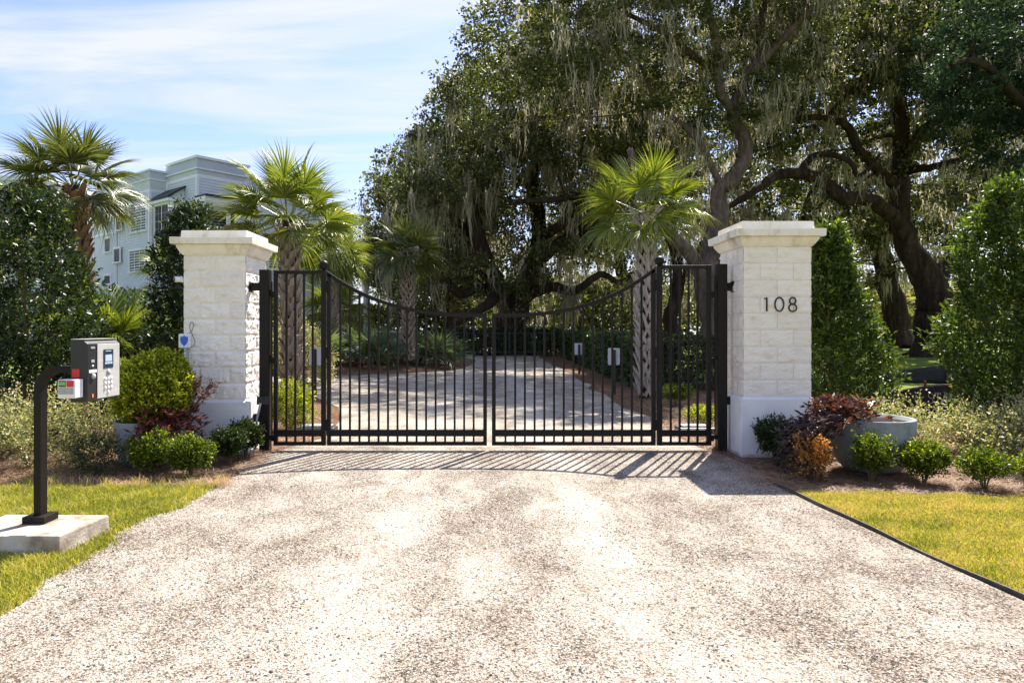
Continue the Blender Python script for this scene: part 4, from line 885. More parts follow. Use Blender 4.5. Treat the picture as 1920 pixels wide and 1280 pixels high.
shrub('yellow_bush', 'yellow green bush behind the left gate leaf beside the palm trunk', 'bush', -3.05, 10.5, .36, .62, M['box_bright'], 1300, 7, .035, .018, .1, .8, seed=61)
shrub('low_bush', 'small round green bush behind the right gate leaf', 'bush', 3.85, 14.0, .26, .34, M['box'], 500, 7, .04, .02, .08, .8, seed=62)
shrub('yellow_bush', 'small yellow green plant at the foot of the right gate post', 'bush', 3.35, 10.6, .22, .3, M['box_bright'], 400, 7, .035, .018, .1, .8, seed=63)
shrub('green_shrub', 'loose green shrub behind the left gate leaf beyond the palms', 'shrub', -5.3, 19.5, .8, 1.5, M['rose_leaf'], 1500, 7, .07, .035, .25, .5, seed=64)
shrub('green_shrub', 'larger green shrub half hidden by the palm trunk behind the left gate leaf', 'shrub', -7.6, 24, 1.3, 2.2, M['laurel'], 2000, 7, .10, .05, .3, .5, seed=65)

# ------------------------------------------------------------------ palms
def frond_mesh(R_, Lp, nseg, droop, seed, width=.045, spread=2.0):
    r2 = np.random.default_rng(seed); V, F, T = [], [], []
    m = MB(); arch = lambda s: -droop*.10*(s/(Lp+R_))**2*(Lp+R_)
    m.tube([(s*Lp/5, 0, arch(s*Lp/5)) for s in range(6)], [.022, .017, .014, .012, .010, .008], 4, False)
    V = [list(v) for v in m.v]; F = list(m.f); T = [.75]*len(V)
    for k in range(nseg):
        ph = -spread+2*spread*k/(nseg-1); ph += r2.normal()*.02; cz = math.cos(ph)
        L_ = R_*(.72+.28*cz)*(1+r2.normal()*.05); hub = Lp+.22*R_*max(0, cz)*.6
        lift = .22*abs(math.sin(ph)); d0 = droop*(.45+.55*r2.random()); w0 = width*.72; tt = r2.random(); b = len(V); side_drop = r2.normal()*.04
        K_ = 5
        for j in range(K_+1):
            s = j/K_; rr = s*L_; x = hub*(1 if j else .98)+rr*math.cos(ph); y = rr*math.sin(ph)+side_drop*s*s
            z = arch(min(hub+rr*max(cz, 0), Lp+R_))+lift*rr*.55-d0*L_*(max(s-.42, 0)**2)*1.25
            wj = w0*(min(1, .22+s*2.2))*(1 if s < .4 else max(.05, 1-((s-.4)/.6)**1.0)); nx, ny = -math.sin(ph), math.cos(ph)
            V += [[x-nx*wj, y-ny*wj, z+wj*.35], [x, y, z-wj*.35], [x+nx*wj, y+ny*wj, z+wj*.35]]; T += [tt*.8+.15*s]*3
        for j in range(K_):
            a = b+3*j; F += [(a, a+1, a+4, a+3), (a+1, a+2, a+5, a+4)]
    q4 = np.array([f for f in F if len(f) == 4]); return mesh_np('frond', np.array(V), [q4], np.clip(T, 0, 1))
FR = {}
def fronds(key, R_, Lp, nseg, width, n=5):
    FR[key] = [frond_mesh(R_, Lp, nseg, dr, 70+i, width) for i, dr in enumerate(np.linspace(.25, 1.5, n))]
fronds('near', .86, .80, 42, .028); fronds('mid', .78, .62, 34, .032)
def boot_mesh(kind):
    m = MB()
    if kind == 'split':
        for sg in (-1, 1):
            a = Vector((0, 0, 0)); b = Vector((.04, sg*.10, .19)); c = Vector((.085, sg*.17, .33)); s_ = Vector((0, 1, 0)); th = Vector((.016, 0, -.004))
            w = (.042, .032, .014); vs = []
            for p, ww in zip((a, b, c), w): vs += [p-s_*ww, p+s_*ww, p+s_*ww+th, p-s_*ww+th]
            m.add(vs, [(0, 1, 2, 3)]+[(4*i+q, 4*i+4+q, 4*i+4+(q+1) % 4, 4*i+(q+1) % 4) for i in range(2) for q in range(4)]+[(8, 11, 10, 9)])
    else:
        vs = []
        for p, ww, th in (((0, 0, 0), .085, .02), ((.045, 0, .13), .07, .026), ((.10, .01, .24), .05, .022), ((.125, .03, .27), .02, .012)):
            p = Vector(p); vs += [p+Vector((0, -ww, 0)), p+Vector((0, ww, .0)), p+Vector((th, ww*.8, -.01)), p+Vector((th*1.3, 0, -.012)), p+Vector((th, -ww*.8, -.01))]
        m.add(vs, [(0, 1, 2, 3, 4)]+[(5*i+q, 5*i+5+q, 5*i+5+(q+1) % 5, 5*i+(q+1) % 5) for i in range(3) for q in range(5)]+[(15, 19, 18, 17, 16)])
    return m.mesh('leaf_base')
def palm(label, x, y, hc, rt, key, nf, matn, boots, bmat, seed, lean=(0, 0), scale=1.0, low=.62, lo_el=-.75, sep_boots=True, z0=0, bscale=1.0, rad_top=1.15, hz_lo=0.0):
    r2 = random.Random(seed); t = thing('palm_tree', label, 'palm tree', (x, y, z0)); h = hc-z0-.25
    m = MB(); cl = [(lean[0]*s*s, lean[1]*s*s, h*s) for s in np.linspace(0, 1, 12)]
    m.tube(cl, [rt*(1.12-.12*min(1, s*5))*(1+(rad_top-1)*max(0, s-.75)*4) for s in np.linspace(0, 1, 12)], 16, True, .02); tr = m.build('trunk', M['trunk_palm'], t, True)
    if boots:
        bm_ = boot_mesh(boots); J = MB(); bm_.materials.append(M[bmat]); row = (.14 if boots != 'split' else .155)*bscale; z = h*hz_lo+.02; k = 0; cnt = 0
        while z < h-.22:
            nn = 6 if sep_boots else 7
            for q in range(nn):
                a = 2*math.pi*(q+.5*(k % 2))/nn+r2.uniform(-.08, .08); s = z/h; rr = rt*(.93+(rad_top-1)*max(0, s-.75)*4); c = Vector((lean[0]*s*s+rr*math.cos(a), lean[1]*s*s+rr*math.sin(a), z+r2.uniform(-.02, .02)))
                sc = bscale*r2.uniform(.85, 1.15)*(1+.12*max(0, s-.8)*5); rot = Matrix.Rotation(a, 4, 'Z') @ Matrix.Rotation(r2.uniform(-.12, .12), 4, 'X') @ Matrix.Rotation(-.08+r2.uniform(-.1, .25)+.35*max(0, s-.85)*6, 4, 'Y')
                if sep_boots and cnt < 290:
                    o = link('leaf_base', bm_, None, tr); o.matrix_local = Matrix.Translation(c) @ rot @ Matrix.Scale(sc, 4); cnt += 1
                else:
                    mt = Matrix.Translation(c) @ rot @ Matrix.Scale(sc, 4); J.add([mt @ v.co for v in bm_.vertices], [tuple(p.vertices) for p in bm_.polygons])
            z += row; k += 1
        if J.v: J.build('leaf_bases', M[bmat], tr, kind='stuff')
    top = Vector((lean[0], lean[1], h)); ms = FR[key]
    for i in range(nf):
        s = (i+.5)/nf; el = math.pi/2*.93-(math.pi/2*.93-lo_el)*s**low; a = i*2.39996+r2.uniform(-.25, .25)
        me = ms[min(len(ms)-1, int((s*.85+.15*r2.random())*len(ms)))]
        if not me.materials: me.materials.append(M[matn])
        o = link('frond', me, None, t)
        if me.materials[0] != M[matn]: o.material_slots[0].link = 'OBJECT'; o.material_slots[0].material = M[matn]
        o.matrix_local = Matrix.Translation(top+Vector((.06*math.cos(a), .06*math.sin(a), -.12*s+.05))) @ Matrix.Rotation(a, 4, 'Z') @ Matrix.Rotation(-el, 4, 'Y') @ Matrix.Rotation(r2.uniform(-.7, .7), 4, 'X') @ Matrix.Scale(scale*r2.uniform(.88, 1.08), 4)
    return t
palm('palm tree with a thick trunk right behind the left gate leaf', -4.58, 16.0, 4.34, .155, 'near', 36, 'palm_leaf', 'wedge', 'boot', 1, (-.12, 0), 1.03, rad_top=1.05, lo_el=-.42, bscale=1.2)
palm('palm tree with a crisscross grey trunk behind the right gate leaf', 3.60, 15.5, 4.42, .15, 'near', 29, 'palm_leaf', 'split', 'boot_pale', 2, (-.03, 0), .93, lo_el=-.45, rad_top=1.0, bscale=1.1)
palm('tall palm tree with orange brown leaf bases above the left laurel', -9.75, 16.4, 5.2, .20, 'near', 34, 'palm_leaf_deep', 'wedge', 'boot_orange', 3, (-.2, 0), 1.04, lo_el=-.60, rad_top=1.35, hz_lo=.45, bscale=1.15)
palm('slim palm tree between the two palms left of the drive, farther back', -6.15, 27, 4.7, .17, 'mid', 40, 'palm_leaf', 'wedge', 'boot', 4, scale=1.15, sep_boots=False, lo_el=-.8)
palm('small dark green palm tree standing on the pine straw island', -3.0, 25.6, 4.65, .16, 'mid', 34, 'palm_leaf_deep', 'split', 'boot', 5, scale=1.05, sep_boots=False, lo_el=-.7, z0=.3)
palm('short yellow green palm tree behind the slim palm left of the drive', -6.9, 31, 2.7, .2, 'mid', 26, 'palm_leaf', 'wedge', 'boot', 8, scale=1.25, sep_boots=False, lo_el=-.4)
palm('low palm tree peeking out at the far left edge behind the laurel', -10.9, 13.2, 3.5, .18, 'near', 30, 'palm_leaf', 'wedge', 'boot', 6, scale=1.0, sep_boots=False)
def palmetto(label, x, y, z, key, nf, matn, seed, scale=1.0, lo=.05, grp=None, zc=0):
    r2 = random.Random(seed); t = thing('palmetto', label, 'palmetto', (x, y, z), group=grp)
    m = MB(); m.tube([(0, 0, -.05), (.0, 0, .12+zc)], [.07, .05], 8); m.build('trunk', M['trunk_palm'], t, True)
    for i in range(nf):
        s = (i+.5)/nf; el = 1.35-(1.35-lo)*s**.7; a = i*2.39996+r2.uniform(-.3, .3); me = FR[key][min(4, int(s*3+r2.random()*2))]; o = link('frond', me, None, t); 
        if not me.materials: me.materials.append(M[matn])
        if me.materials[0] != M[matn]: o.material_slots[0].link = 'OBJECT'; o.material_slots[0].material = M[matn]
        o.matrix_local = Matrix.Translation((0, 0, .1+zc)) @ Matrix.Rotation(a, 4, 'Z') @ Matrix.Rotation(-el, 4, 'Y') @ Matrix.Rotation(r2.uniform(-.8, .8), 4, 'X') @ Matrix.Scale(scale*r2.uniform(.85, 1.1), 4)
palmetto('yellow green fan palm between the big left laurel and the left pillar', -6.45, 11.8, 0, 'near', 20, 'palm_leaf', 11, .85, .0, zc=1.0)
palmetto('fan palm fronds fanning out high behind the narrow dark laurel', -5.95, 13.0, 0, 'near', 12, 'palm_leaf', 12, .55, .1, zc=2.45)
fronds('small', .5, .45, 22, .028)
for i, (x, y, z, s, lb) in enumerate(((-1.9, 26.5, .12, 1.25, 'blue green palmetto at the right end of the island, beside the open drive'), (-2.7, 27.6, .25, 1.35, 'palmetto just right of the small island palm, behind it'), (-4.1, 25.2, .25, 1.3, 'palmetto just left of the small island palm trunk'), (-5.1, 26.6, .34, 1.45, 'tall palmetto in front of the parked silver car'),
        (-6.3, 25.2, .3, 1.4, 'palmetto in the middle of the island left of the car'), (-7.3, 26.4, .3, 1.5, 'pale palmetto at the foot of the slim palm'), (-8.6, 25.8, .2, 1.5, 'palmetto at the left end of the island'))):
    palmetto(lb, x, y, z, 'small', 20, 'palmetto_leaf', 20+i, s*1.18, .1, 'palmettos on the pine straw island')

# ------------------------------------------------------------------ live oaks with spanish moss
def inpoly(x, y, poly):
    c = np.zeros(len(x), bool); j = len(poly)-1
    for i in range(len(poly)):
        xi, yi = poly[i]; xj, yj = poly[j]; k = ((yi > y) != (yj > y)) & (x < (xj-xi)*(y-yi)/(yj-yi+1e-9)+xi); c ^= k; j = i
    return c
def crown_pts(poly, n, Z, T, seed, gap=.0, gs=.012):
    xs = [p[0] for p in poly]; ys = [p[1] for p in poly]; X = rng.uniform(min(xs), max(xs), n*3); Y = rng.uniform(min(ys), max(ys), n*3)
    k = inpoly(X, Y, poly); X, Y = X[k][:n], Y[k][:n]
    if gap: g = vnoise(X*gs, Y*gs, 1.6, seed) > gap-1; X, Y = X[g], Y[g]
    Zd = Z+T*(rng.random(len(X))*2-1); return np.stack([(X-915)*Z/1280*(.5+.5*Zd/Z), Zd, CAMH-(Y-615)*Z/1280], 1)
def clump_leaves(C, rad, per, ln, wd):
    n = len(C); r = rad*(.55+.75*rng.random(n)); idx = np.repeat(np.arange(n), per); d = unit(rng.normal(size=(len(idx), 3)))*(rng.random(len(idx))**.45)[:, None]
    # each clump is a handful of sprays, so it has an uneven outline
    k = unit(rng.normal(size=(n, 6, 3)))*.62; pick = k[idx, rng.integers(0, 6, len(idx))]
    P_ = C[idx]+(pick+d*.55)*r[idx][:, None]*np.array([1.15, 1.15, .62])
    return leaves(P_, unit(pick)+rng.normal(size=P_.shape)*.8, ln, wd, np.clip(rng.random(len(idx))*.75+.25*rng.random(n)[idx], 0, 1))
def moss_strands(C, spread, nper, lmin, lmax, wd):
    n = len(C); idx = np.repeat(np.arange(n), nper); N_ = len(idx); a = rng.random(N_)*6.28; q = spread*np.sqrt(rng.random(N_)); L_ = (lmin+(lmax-lmin)*rng.random(n)**1.5)[idx]*(.35+.65*rng.random(N_))*(1-.4*q/spread)
    base = C[idx]+np.stack([q*np.cos(a), q*np.sin(a), .15*rng.normal(size=N_)], 1); b = rng.random(N_)*np.pi; s = np.stack([np.cos(b), np.sin(b), np.zeros(N_)], 1); K_ = 4; rows = []
    ph = rng.random(N_)*6.28; drift = rng.normal(size=(N_, 2))*.09+(rng.normal(size=(n, 2))*.07)[idx]
    for j in range(K_+1):
        t = j/K_; w = wd*(.55+.9*math.sin(math.pi*min(.9, .2+t)))*(1-t*.8)*(.7+.6*rng.random(N_)); c = base+np.stack([drift[:, 0]*t*L_+.05*np.sin(ph+t*7), drift[:, 1]*t*L_, -t*L_], 1)
        rows.append(np.stack([c-s*w[:, None], c+s*w[:, None]], 1))
    V = np.stack(rows, 1).reshape(N_, -1, 3); i0 = (np.arange(N_)*2*(K_+1))[:, None]; F = np.concatenate([i0+np.array([2*j, 2*j+1, 2*j+3, 2*j+2]) for j in range(K_)], 0)
    return V.reshape(-1, 3), F, np.repeat(np.clip(rng.random(N_)*.8+.2*rng.random(n)[idx], 0, 1), 2*(K_+1))
def oak(label, Z, limbs, crowns, leafm, ln, seed, moss_n=120, moss_limb=60, bark='bark', mlen=(.8, 2.6), twigs=50, clump=1.1, per=110, mw=.035, dist=None):
    """limbs: lists of (px,py,dz,radius m); crowns: (outline, clumps, depth offset, half thickness, gap)"""
    r2 = random.Random(seed); P_ = []
    base = W(limbs[0][0][0], limbs[0][0][1], Z); t = thing('live_oak_tree', label, 'oak tree', (base.x, Z, 0)); off = Vector((base.x, Z, 0))
    samples = []; m = None
    for li, lb in enumerate(limbs):
        pts = [W(a, b, Z+dz)-off for a, b, dz, r in lb]
        if li == 0: pts[0].z = -.2; 
        rs = [r for *_, r in lb]; cp = catmull(pts, 5); cr_ = lerpr(rs, 5)
        for i in range(1, len(cp)-1): cp[i] = cp[i]+Vector((r2.uniform(-1, 1), r2.uniform(-1, 1), r2.uniform(-1, 1)))*cr_[i]*.16
        if li == 0: cr_[0] *= 1.5; cr_[1] *= 1.25; cr_[2] *= 1.08
        m = MB(); m.tube(cp, cr_, 14, True, .06); m.build('trunk' if li == 0 else 'limb', M[bark], t, True)
        samples += [(p, r) for p, r in zip(cp, cr_) if r < 1.2 or True]
    C = []
    for poly, nn, dz, T, gap in crowns: C.append(crown_pts(poly, nn, Z+dz, T, seed+len(C), gap))
    C = np.concatenate(C)-np.array(off)
    V, F, T_ = clump_leaves(C, clump, per, ln, ln*.62); cr2 = link('crown', mesh_np('crown', V, [F], T_), M[leafm], t, kind='stuff')
    m = MB(); order = list(range(len(C))); r2.shuffle(order)
    for k in order[:twigs]:
        c = Vector(C[k]); best = min(samples, key=lambda s: (s[0]-c).length+(2.5 if s[0].z > c.z+1 else 0)); p, r = best; d = c-p; ln_ = d.length
        if ln_ < .6: continue
        mid1 = p+d*.35+Vector((r2.uniform(-1, 1), r2.uniform(-1, 1), r2.uniform(-.3, 1)))*ln_*.16; mid2 = p+d*.7+Vector((r2.uniform(-1, 1), r2.uniform(-1, 1), r2.uniform(-.8, .8)))*ln_*.14; r0 = min(r*.6, .05+.022*ln_)
        cp = catmull([p, mid1, mid2, c], 4); cr_ = lerpr([r0, r0*.75, r0*.5, r0*.2], 4); m.tube(cp, cr_, 6, False, .04); samples += [(a, b) for a, b in zip(cp[3:], cr_[3:])]
    m.build('branches', M[bark], t, True, kind='stuff')
    mid = np.argsort(np.abs(C[:, 0]-C[:, 0].mean())+1.2*np.abs(C[:, 2]-np.percentile(C[:, 2], 38)))[:int(len(C)*.8)]
    mc = C[rng.choice(mid, moss_n)]+rng.normal(size=(moss_n, 3))*np.array([.7, .7, .3])-np.array([0, 0, .35])
    sm = [s for s in samples if s[0].z > 3.2]; ml = np.array([tuple(sm[r2.randrange(len(sm))][0]) for _ in range(moss_limb)])
    allm = np.concatenate([mc, ml+rng.normal(size=ml.shape)*.12]) if len(ml) else mc
    allm = allm[allm[:, 2] > 2.8]; lm = np.minimum(mlen[1], 99)
    V, F, T_ = moss_strands(allm, .34, 14, mlen[0], mlen[1], mw*.72); V[:, 2] = np.maximum(V[:, 2], 1.6)
    link('spanish_moss', mesh_np('spanish_moss', V, [F], T_), M['moss'], t, kind='stuff'); return t

# centre oak at the head of the drive
oak('great spreading live oak at the head of the drive seen above the gate', 42,
    [[(965, 662, 0, 1.0), (962, 590, 0, .95), (968, 560, 0, .9), (1000, 500, .5, .6), (1012, 430, 1, .5), (1000, 340, 1, .4), (1020, 240, 0, .28), (1030, 120, 0, .16)],
     [(958, 575, 0, .72), (930, 535, -1, .6), (905, 470, -2, .5), (888, 390, -2, .4), (880, 290, -1, .26), (900, 180, 0, .14)],
     [(950, 560, 0, .4), (905, 540, -1, .30), (862, 552, -2, .25), (825, 520, -3, .2), (775, 530, -3, .14), (720, 505, -4, .07)],
     [(980, 560, 0, .4), (1030, 536, -1, .31), (1075, 545, -2, .25), (1125, 515, -3, .19), (1165, 528, -3, .13), (1220, 490, -4, .07)],
     [(1000, 500, 0, .4), (1050, 455, -1, .34), (1095, 430, -2, .28), (1150, 395, -3, .22), (1200, 330, -3, .12)],
     [(1008, 450, 0, .32), (1060, 415, -3, .28), (1090, 370, -4, .22), (1040, 375, -5, .16), (965, 378, -5, .12)],
     [(900, 450, 0, .35), (860, 420, -2, .28), (820, 380, -3, .2), (800, 320, -3, .1)],
     [(935, 545, 0, .42), (915, 570, -3, .3), (880, 590, -5, .22), (850, 606, -6, .16)]],
    [([(812, 270), (805, 205), (860, 180), (850, 150), (905, 110), (1000, 100), (1240, 100), (1300, 240), (1280, 370), (1100, 370), (1000, 350), (880, 400), (800, 430), (760, 390)], 560, 0, 6, .0),
     ([(740, 470), (900, 440), (1240, 440), (1240, 560), (1060, 585), (880, 585), (740, 560)], 45, -2, 3, .9),
     ([(770, 400), (900, 390), (1120, 370), (1230, 400), (1230, 540), (1080, 590), (900, 560), (760, 560)], 260, 2, 6, .9)],
    'oak_leaf', .22, 1, 520, 300, mlen=(1.2, 4.0), twigs=70, clump=1.25, per=135, mw=.05)
# oak far left in the row
oak('farther live oak with a rounded crown at the left end of the oaks', 54,
    [[(858, 656, 0, .8), (850, 590, 0, .75), (838, 520, 0, .6), (815, 450, 0, .45), (790, 380, 0, .3), (770, 320, 0, .15)],
     [(848, 570, 0, .5), (800, 540, -2, .4), (745, 520, -3, .3), (700, 500, -3, .15)],
     [(842, 540, 0, .45), (880, 480, 0, .35), (900, 400, 0, .2)],
     [(835, 500, 0, .4), (790, 480, -2, .3), (740, 430, -2, .15)]],
    [([(672, 470), (690, 405), (705, 345), (742, 290), (790, 280), (850, 300), (930, 340), (930, 470), (850, 520), (760, 540), (690, 520)], 290, 0, 6, .0), ([(672, 500), (900, 500), (900, 590), (690, 600)], 60, 0, 5, .7)],
    'oak_leaf', .27, 2, 150, 60, mlen=(1.0, 3.2), twigs=45, clump=1.35, per=110, mw=.06)
# nearer oak between the right palm and pillar, pale mossy trunk
oak('nearer live oak with a pale twisted trunk rising beside the right palm', 29,
    [[(1350, 684, 0, .62), (1338, 600, 0, .52), (1322, 530, 0, .46), (1335, 470, 0, .40), (1348, 400, 0, .36), (1348, 360, 0, .33), (1385, 320, 0, .30), (1398, 270, 0, .30), (1375, 215, 0, .28), (1395, 160, 0, .25), (1425, 100, 0, .2), (1432, 20, 0, .17), (1440, -80, 0, .1)],
     [(1330, 545, 0, .36), (1295, 480, -.5, .30), (1258, 440, -1, .24), (1215, 370, -2, .18), (1180, 280, -3, .12)],
     [(1378, 215, 0, .2), (1350, 170, -1, .2), (1345, 100, -1, .17), (1330, 20, -2, .14), (1310, -80, -2, .08)],
     [(1400, 150, 0, .18), (1480, 60, -1, .16), (1540, 0, -2, .14), (1600, -70, -2, .08)],
     [(1352, 350, 0, .16), (1300, 250, -1, .13), (1235, 200, 1, .10), (1190, 110, 1, .08), (1090, 70, 1, .05)],
     [(1345, 140, 0, .15), (1240, 60, 0, .12), (1140, 10, 0, .08)]],
    [([(850, 150), (875, 95), (940, 60), (990, 45), (1000, -60), (1300, -260), (1640, -200), (1560, 20), (1330, 60), (1230, 150), (1130, 190), (1000, 190), (900, 215)], 500, 0, 4.5, .15),
     ([(1240, 60), (1560, 0), (1560, 170), (1320, 290), (1200, 230)], 130, 1, 3, .85)],
    'oak_leaf', .165, 3, 560, 190, 'bark_light', (.7, 2.5), 60, .82, 130, .026)
# main right hand oak
oak('massive dark live oak leaning left behind the right laurels', 38,
    [[(1752, 668, 0, 1.05), (1750, 600, 0, .95), (1745, 545, 0, .85), (1715, 480, 0, .66), (1690, 420, 0, .55), (1688, 330, 0, .46), (1690, 240, 0, .36), (1672, 150, 0, .28), (1690, 40, 0, .16)],
     [(1700, 450, 0, .42), (1668, 398, -1, .38), (1620, 372, -2, .36), (1582, 372, -3, .34), (1545, 342, -3, .32), (1500, 325, -4, .28), (1455, 330, -4, .24), (1405, 365, -5, .2), (1360, 390, -5, .1)],
     [(1690, 355, 0, .32), (1650, 320, -1, .26), (1610, 280, -2, .24), (1585, 235, -2, .2), (1520, 220, -3, .15), (1440, 240, -3, .1)],
     [(1740, 540, 0, .5), (1800, 470, 1, .4), (1830, 390, 1, .36), (1870, 300, 1, .3), (1880, 200, 1, .22), (1900, 80, 1, .12)],
     [(1690, 300, 0, .28), (1735, 240, -1, .22), (1800, 215, -2, .2), (1870, 225, -3, .14), (1940, 200, -3, .1)],
     [(1692, 320, 0, .25), (1740, 315, -2, .2), (1800, 300, -3, .12)],
     [(1500, 325, -4, .2), (1530, 290, -4, .16), (1590, 300, -5, .13), (1612, 330, -5, .1), (1650, 290, -5, .06)]],
    [([(1400, 120), (1500, 60), (1700, -60), (1980, -100), (2040, 200), (1960, 240), (1800, 190), (1640, 190), (1500, 260), (1400, 250)], 520, -2, 5, .35),
     ([(1380, 250), (1700, 200), (2000, 230), (2000, 420), (1800, 470), (1560, 440), (1400, 420)], 280, 4, 6, .78)],
    'oak_leaf', .245, 4, 400, 240, mlen=(.9, 3.0), twigs=95, clump=1.05, per=110, mw=.04)
# far right dark crown
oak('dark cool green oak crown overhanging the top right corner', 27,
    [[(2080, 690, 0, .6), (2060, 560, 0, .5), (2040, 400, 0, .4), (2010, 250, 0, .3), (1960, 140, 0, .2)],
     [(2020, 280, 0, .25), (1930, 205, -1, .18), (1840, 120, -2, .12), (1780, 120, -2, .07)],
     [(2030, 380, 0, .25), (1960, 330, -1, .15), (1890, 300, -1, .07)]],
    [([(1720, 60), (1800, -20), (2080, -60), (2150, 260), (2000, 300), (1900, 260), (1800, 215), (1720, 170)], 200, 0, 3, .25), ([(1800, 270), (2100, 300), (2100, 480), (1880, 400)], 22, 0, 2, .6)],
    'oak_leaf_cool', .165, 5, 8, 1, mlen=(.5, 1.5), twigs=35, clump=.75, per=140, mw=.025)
# second line
oak('thick dark oak trunk on the far lawn left of the leaning oak', 56,
    [[(1683, 652, 0, 1.05), (1676, 590, 0, .95), (1662, 520, 0, .8), (1645, 440, 0, .65), (1620, 380, 0, .5), (1600, 300, 0, .3)],
     [(1660, 520, 0, .5), (1620, 540, -2, .4), (1600, 560, -3, .3), (1570, 540, -3, .15)],
     [(1650, 450, 0, .45), (1700, 410, 0, .35), (1740, 360, 0, .2)]],
    [([(1430, 320), (1560, 280), (1750, 300), (1800, 420), (1740, 520), (1600, 560), (1480, 540)], 200, 0, 6, .75)],
    'oak_leaf_far', .24, 6, 170, 60, mlen=(1, 3.4), twigs=45, clump=1.2, per=90, mw=.055)
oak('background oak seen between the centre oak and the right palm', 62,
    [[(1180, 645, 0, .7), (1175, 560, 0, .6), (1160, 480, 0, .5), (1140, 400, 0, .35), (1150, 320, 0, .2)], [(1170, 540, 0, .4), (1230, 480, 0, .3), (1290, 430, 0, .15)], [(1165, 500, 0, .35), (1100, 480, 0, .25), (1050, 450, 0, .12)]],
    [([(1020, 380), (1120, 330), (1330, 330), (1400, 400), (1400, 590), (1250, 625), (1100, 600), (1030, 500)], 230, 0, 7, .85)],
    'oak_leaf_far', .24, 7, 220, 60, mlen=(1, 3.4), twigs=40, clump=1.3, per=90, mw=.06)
oak('dark leaning oak behind the right gate leaf near the fence', 40,
    [[(1262, 665, 0, .5), (1258, 600, 0, .42), (1272, 530, 0, .36), (1262, 460, 0, .3), (1235, 400, 0, .22), (1225, 330, 0, .12)], [(1266, 540, 0, .28), (1305, 480, -1, .22), (1330, 430, -2, .12)]],
    [([(1180, 330), (1330, 320), (1420, 400), (1400, 520), (1300, 500), (1190, 480)], 75, 0, 4, .85)],
    'oak_leaf', .2, 11, 90, 70, mlen=(1.5, 4.5), twigs=25, clump=1.0, per=90, mw=.045)
oak('tall background oak whose crown closes the sky above the leaning oak', 52,
    [[(1470, 655, 0, .6), (1475, 560, 0, .5), (1500, 440, 0, .4), (1540, 300, 0, .3), (1560, 180, 0, .2)], [(1490, 470, 0, .3), (1420, 380, 0, .22), (1380, 300, 0, .12)], [(1520, 350, 0, .25), (1620, 260, 0, .18), (1700, 200, 0, .1)]],
    [([(1260, -30), (1960, -40), (1980, 320), (1800, 400), (1500, 380), (1300, 330)], 330, 0, 6, .8)],
    'oak_leaf', .38, 12, 160, 60, mlen=(1.2, 3.5), twigs=50, clump=1.35, per=90, mw=.06)
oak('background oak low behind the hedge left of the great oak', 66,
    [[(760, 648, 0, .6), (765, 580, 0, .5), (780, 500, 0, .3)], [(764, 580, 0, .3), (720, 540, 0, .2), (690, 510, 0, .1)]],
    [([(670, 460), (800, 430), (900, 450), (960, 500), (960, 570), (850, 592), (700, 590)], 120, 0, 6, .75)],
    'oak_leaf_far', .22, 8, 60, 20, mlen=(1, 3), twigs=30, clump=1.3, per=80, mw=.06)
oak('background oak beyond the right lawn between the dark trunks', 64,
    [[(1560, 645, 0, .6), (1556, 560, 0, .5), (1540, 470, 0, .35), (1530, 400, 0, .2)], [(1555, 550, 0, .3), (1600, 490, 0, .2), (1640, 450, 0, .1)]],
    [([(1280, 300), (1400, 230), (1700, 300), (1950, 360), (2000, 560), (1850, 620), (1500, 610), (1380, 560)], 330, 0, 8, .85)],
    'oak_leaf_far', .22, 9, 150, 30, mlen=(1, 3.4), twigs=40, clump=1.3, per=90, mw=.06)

# far scrub and tree line beyond the lawns: one mass nobody could count
def far_mass(name, label, x0, x1, y, h, n, mat, ln=.45, seed=5):
    X = rng.uniform(x0, x1, n); z = rng.random(n)**.8*h*(1+.35*vnoise(X*.12, X*0, 1.3, seed)); Y = y+rng.normal(size=n)*2.5
    o = link(name, mesh_np(name, *(lambda v, f, t: (v, [f], t))(*leaves(np.stack([X, Y, z], 1), rng.normal(size=(n, 3)), ln, ln*.6, rng.random(n)))), M[mat], kind='stuff'); tag(o, label, 'tree line'); return o
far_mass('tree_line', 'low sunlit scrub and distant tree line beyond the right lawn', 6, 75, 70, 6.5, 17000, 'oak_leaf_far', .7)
far_mass('tree_line', 'low dark scrub along the waterside beyond the drive', -14, 12, 58, 4.6, 12000, 'oak_leaf', .42, 9)
far_mass('tree_line', 'dark garden trees in front of the grey building on the left', -34, -11, 34, 3.2, 9000, 'hedge_leaf', .3, 12)

# ------------------------------------------------------------------ fences, banner, signs, bollard, car
def fence(label, p0, p1, h, npost, gap):
    p0, p1 = Vector((*p0, 0)), Vector((*p1, 0)); d = (p1-p0); L_ = d.length; u = d.normalized(); n_ = u.cross(ZZ); t = thing('metal_fence', label, 'fence', p0)
    for k in range(npost): m = MB(); c = u*(L_*k/(npost-1)); m.obox(c+ZZ*(h+.05)/2, u*.03, n_*.03, ZZ*(h+.05)/2); m.build('post', M['black'], t)
    for z in (h-.06, .22): m = MB(); m.obox(u*(L_/2)+ZZ*z, u*L_/2, n_*.018, ZZ*.02); m.build('rail', M['black'], t)
    pk = MB(); pk.box(-.009, .009, -.009, .009, .1, h-.07); me = pk.mesh('picket'); me.materials.append(M['black'])
    for k in range(1, int(L_/gap)):
        if k > 280: break
        o = link('picket', me, None, t); o.location = u*(k*gap)
fence('black metal fence crossing behind the right gate leaf and pillar 108', (3.9, 16.6), (9.5, 16.6), 1.32, 4, .12)
fence('black metal fence at the far end of the drive before the hedge', (-3.6, 38.55), (3.6, 38.55), 1.35, 4, .14)
fence('black metal fence behind the left pillar among the laurels', (-9, 11.6), (-4.0, 11.6), 1.4, 4, .12)
